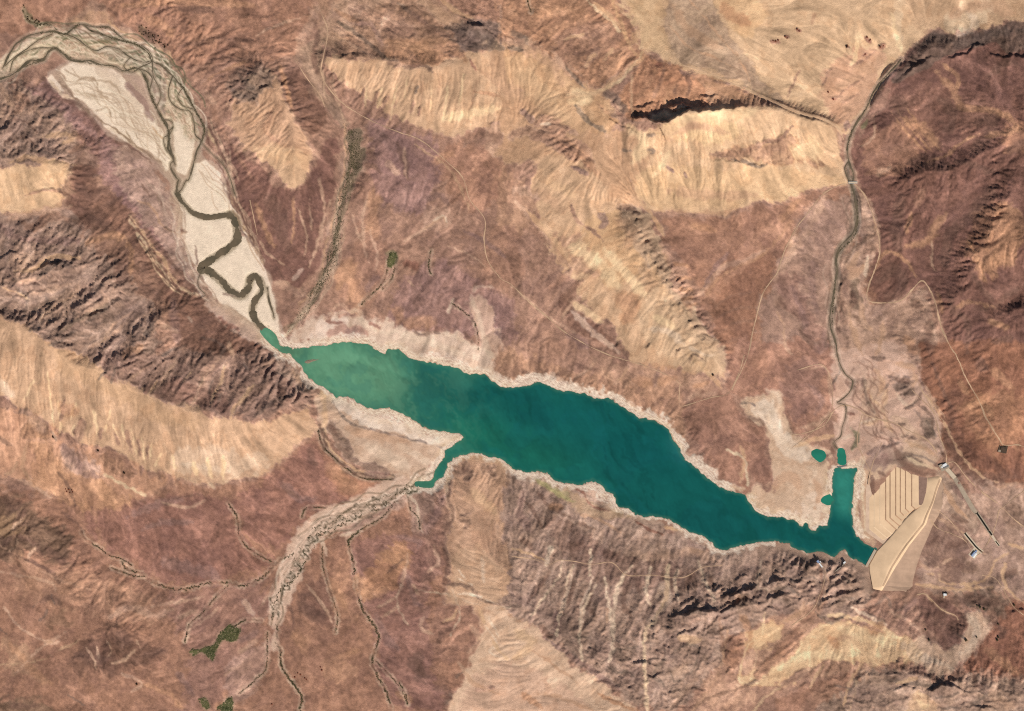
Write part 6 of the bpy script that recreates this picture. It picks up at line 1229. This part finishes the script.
structure(mesh_obj('mud_flat', *plate([(848.4,449),(853,450.5),(858.6,449.5),(858.4,457),(857,464.4),(849.5,464.6),(847.4,458)], 1.3), 'mud'))

# ------------------------------------------------------------------ plants
def blob_mesh(name, pts, rad, hgt, mat, seed, group=None):
    """many low ragged bushes, nine leafy facets each, in one mesh."""
    r = np.random.default_rng(seed); n = len(pts); k = 6
    u, v = pts[:, 0], pts[:, 1]; z = samp(h, u, v)
    R = rad * (.45 + .9 * r.random(n)); Hh = hgt * (.5 + .9 * r.random(n))
    ang = np.arange(k) / k * 2 * np.pi + r.random((n, 1)) * 2
    rr = R[:, None] * (.55 + .75 * r.random((n, k)))
    V = np.empty((n, 2 * k + 1, 3))
    X, Y = wx(u)[:, None], wy(v)[:, None]
    V[:, :k, 0] = X + np.cos(ang) * rr; V[:, :k, 1] = Y + np.sin(ang) * rr; V[:, :k, 2] = z[:, None] - 1
    r2 = rr * (.5 + .4 * r.random((n, k)))
    V[:, k:2 * k, 0] = X + np.cos(ang + .3) * r2; V[:, k:2 * k, 1] = Y + np.sin(ang + .3) * r2; V[:, k:2 * k, 2] = z[:, None] + Hh[:, None] * (.5 + .5 * r.random((n, k)))
    V[:, 2 * k, 0] = X[:, 0] + r.normal(0, 1, n); V[:, 2 * k, 1] = Y[:, 0]; V[:, 2 * k, 2] = z + Hh
    f = []
    for i in range(k):
        j = (i + 1) % k
        f += [[i, j, k + j], [i, k + j, k + i], [k + i, k + j, 2 * k]]
    F = (np.arange(n)[:, None, None] * (2 * k + 1) + np.array(f)[None]).reshape(-1, 3)
    me = bpy.data.meshes.new(name); V = V.reshape(-1, 3)
    me.vertices.add(len(V)); me.vertices.foreach_set('co', V.astype(np.float32).ravel())
    me.loops.add(F.size); me.loops.foreach_set('vertex_index', F.astype(np.int32).ravel())
    me.polygons.add(len(F)); me.polygons.foreach_set('loop_start', np.arange(0, F.size, 3, dtype=np.int32)); me.polygons.foreach_set('loop_total', np.full(len(F), 3, np.int32)); me.update()
    me.materials.append(MAT[mat]); o = bpy.data.objects.new(name, me); coll.objects.link(o); o['kind'] = 'stuff'; return o
def along(P, spread, per, seed, meander=0.0, wl=6.0, gaps=.0):
    r = np.random.default_rng(seed); Q = dense(P, .5); s = np.arange(len(Q)) * .5
    t = np.gradient(Q, axis=0); t /= np.hypot(t[:, 0], t[:, 1])[:, None]; nrm = np.column_stack([-t[:, 1], t[:, 0]])
    ph = r.random(3) * 6; off_ = meander * (np.sin(s * 6.28 / wl + ph[0] + 1.5 * np.sin(s / wl * 1.7 + ph[1])) + .5 * np.sin(s * 6.28 / (wl * .55) + ph[2]))
    Q = Q + nrm * off_[:, None]
    n = int(len(Q) * .5 * per); k = r.integers(0, len(Q), n)
    if gaps: 
        g = perlin(s / 9 + seed * 3.1, s * 0 + .5, 3); k = k[g[k] > gaps - .5]; n = len(k)
    return Q[k] + r.normal(0, spread, (n, 2))
def fill_poly(P, per, seed):
    m = poly_mask(P, .5, 0) > .5; idx = np.argwhere(m); r = np.random.default_rng(seed)
    k = idx[r.integers(0, len(idx), int(len(idx) * per))]
    return np.column_stack([k[:, 1] + GX0, k[:, 0] + GY0]) + r.uniform(-.5, .5, (len(k), 2))
pts = np.vstack([along(P, sp_ * .9, per * 2.2, 300 + i, me_, wl, .42) for i, (sp_, per, me_, wl, P) in enumerate(WASHLINES)])
ptsv = [along(A([(690,255),(706,300),(700,345),(690,385),(676,428),(676,475),(660,525),(648,562),(622,600),(600,640),(578,664)]), 2.6, 5.0, 507, 3.0, 22, .42), along(C([(835,262),(800,280),(760,292),(700,318),(650,340),(612,385),(590,430),(562,470),(548,520)]), .5, 1.8, 508, 3.4, 13, .45), along(C([(835,262),(760,292),(650,340),(590,430),(548,520)]), .5, 1.2, 509, 5, 19, .5), along(A([(700,262),(706,300),(702,340),(690,380),(676,425),(674,470),(662,520),(648,560),(624,590)]), 2.0, 8.0, 501, 1.5, 14, .38), fill_poly(A([(692,262),(716,262),(722,300),(716,340),(700,352),(694,300)]), .9, 502)]
pts2 = []
blob_mesh('riparian_scrub', np.vstack([pts] + ptsv), 2.5, 1.1, 'scrub', 600)
blob_mesh('dry_scrub', np.vstack(pts2 + [fill_poly(T(0,0,[(540,90),(590,130),(660,180),(640,190),(570,150),(535,120)]), .25, 505), fill_poly(T(0,0,[(90,30),(120,70),(200,100),(150,105),(105,80)]), .3, 506)]), 4.5, 3.5, 'leaf', 601)
blob_mesh('meadow_grass', np.vstack([fill_poly(P, 3.2, 700 + i) for i, P in enumerate(MEAD)]), 4.5, .45, 'grass', 602)

def tree(u, v, size, leaf, label, cat, group, proto={}):
    key = (leaf, (int(u) * 7 + int(v)) % 3)
    root = empty('tree' if cat == 'tree' else 'shrub', (wx(u), wy(v), hz(u, v) - .3), label, cat, group, rz=(u * 3.7) % 6.28)
    root.scale = (size, size, size * (.55 if cat == 'shrub' else .9))
    if key not in proto:
        r = np.random.default_rng(key[1] + len(leaf)); V, F = [], []
        for i in range(150):
            d = r.normal(0, 1, 3); d /= np.linalg.norm(d); p = d * (.45 + .6 * r.random()) * np.array([4.2, 4.0, 2.6]) * (.75 + .35 * math.sin(d[0] * 3 + key[1]) ** 2) + np.array([0, 0, 4.6])
            a = r.normal(0, 1, 3); a /= np.linalg.norm(a); b = np.cross(a, d); b /= np.linalg.norm(b) + 1e-9; s = .7 + .7 * r.random()
            n0 = len(V); V += [p + a * s, p + b * s, p - a * s, p - b * s]; F.append([n0, n0 + 1, n0 + 2, n0 + 3])
        cm = mesh_obj('crown', V, F, leaf, root)
        V, F = [], []
        for z, rad in ((0, .55), (2.2, .4), (4.5, .2)):
            for i in range(7): V.append((rad * math.cos(i * .8976), rad * math.sin(i * .8976), z))
        for L in range(2): F += [[L * 7 + i, L * 7 + (i + 1) % 7, L * 7 + 7 + (i + 1) % 7, L * 7 + 7 + i] for i in range(7)]
        tm = mesh_obj('trunk', V, F, 'bark', root); proto[key] = (cm, tm)
    else:
        for s_ in proto[key]:
            c = s_.copy(); coll.objects.link(c); c.parent = root
    return root
def T8(x, y): return (920 + x * .1016, 580 + y * .1016)
SHRUBS = [('redleaf','red brown shrub scattered on the pale sand plain above the canyon','shrubs on the pale northern sand plain',[(773,41),(775.5,41.5),(778,40.5),(787,38.5),(785,37),(797,29.5),(799,31),(847,46),(867,37.5),(870,40),(883,46),(880,47),(865,54.5),(869,41),(833,99),(828,92)],1.5),
 ('redleaf','red brown bush on the mauve plain south of the lake','bushes on the mauve southern plain',[(298,673),(300.5,674.5),(305,678),(306.5,679.5),(295,677),(272,704),(320.5,667),(322,670)],1.25),
 ('redleaf','dark red bush of the small clump on the tan western plain','clump of dark red bushes on the western plain',[(66,489),(69,489.5),(72,490),(70,492.5),(67,491.5),(73,492)],1.2)]
for leaf, lab, grp, L, sz in SHRUBS:
    for i, (u, v) in enumerate(L): tree(u, v, sz * (.8 + .35 * ((i * 37) % 10) / 10), leaf, lab, 'shrub', grp)
for u, v, lab in [(53.5,437,'lone dark tree at the edge of the brown patch under the striped sand slope'),(98.5,450.5,'lone dark tree between the two brown patches below the sand slope'),(124.5,473,'lone dark tree inside the oval brown patch below the sand slope'),(713,375,'lone dark tree on the pale toe of the central sand ridge'),(137,684,'lone dark tree on the orange hills in the south west corner'),(846.5,47,'lone dark tree on the bare sand north of the canyon river')]:
    tree(u, v, 1.5, 'leaf', lab, 'tree', 'lone trees')
for i, (u, v) in enumerate([T8(55*1,490),(929,640),(966,640),(976.5,637),(998,637),(997,640),(998,624),(1014,605),(980,607),(977,605.5),(946.5,594),(984,609)]):
    tree(u, v, 1.3 + .3 * (i % 3), 'scrub', 'dark green tree scattered among the ravines below the dam', 'tree', 'trees below the dam')

# ------------------------------------------------------------------ light, sky, camera
az, el = math.radians(SUN_AZ), math.radians(SUN_EL)
sun_dir = Vector((math.sin(az) * math.cos(el), math.cos(az) * math.cos(el), math.sin(el)))
sl_ = bpy.data.lights.new('sun', 'SUN'); sl_.energy = 4.2; sl_.angle = math.radians(.5); sl_.color = (1.0, .955, .88)
so = bpy.data.objects.new('sun', sl_); coll.objects.link(so); so.rotation_euler = sun_dir.to_track_quat('Z', 'Y').to_euler(); so.location = (0, 0, 9000)
w = bpy.data.worlds.new('World'); scene.world = w; w.use_nodes = True
nt = w.node_tree; bg = nt.nodes['Background']; sky = nt.nodes.new('ShaderNodeTexSky'); sky.sky_type = 'NISHITA'; sky.sun_disc = False
sky.sun_elevation = el; sky.sun_rotation = az; nt.links.new(sky.outputs['Color'], bg.inputs['Color']); bg.inputs['Strength'].default_value = .05
cd = bpy.data.cameras.new('camera'); cam = bpy.data.objects.new('camera', cd); coll.objects.link(cam)
ALT = 150000.0
cam.location = (0, 0, ALT); cam.rotation_euler = (0, 0, 0)
cd.sensor_width = 36; cd.sensor_fit = 'HORIZONTAL'; cd.lens = 36 * ALT / (W * M); cd.clip_start = 1000; cd.clip_end = 600000
scene.camera = cam
scene.render.resolution_x, scene.render.resolution_y = W, H
vs = scene.view_settings; vs.view_transform = 'Standard'; vs.look = 'None'; vs.exposure = 0.0; vs.gamma = 1.0; vs.use_curve_mapping = False
scene.cycles.max_bounces = 4; scene.cycles.diffuse_bounces = 2; scene.cycles.use_denoising = False
scene.cycles.pixel_filter_type = 'BLACKMAN_HARRIS'; scene.cycles.filter_width = 1.15
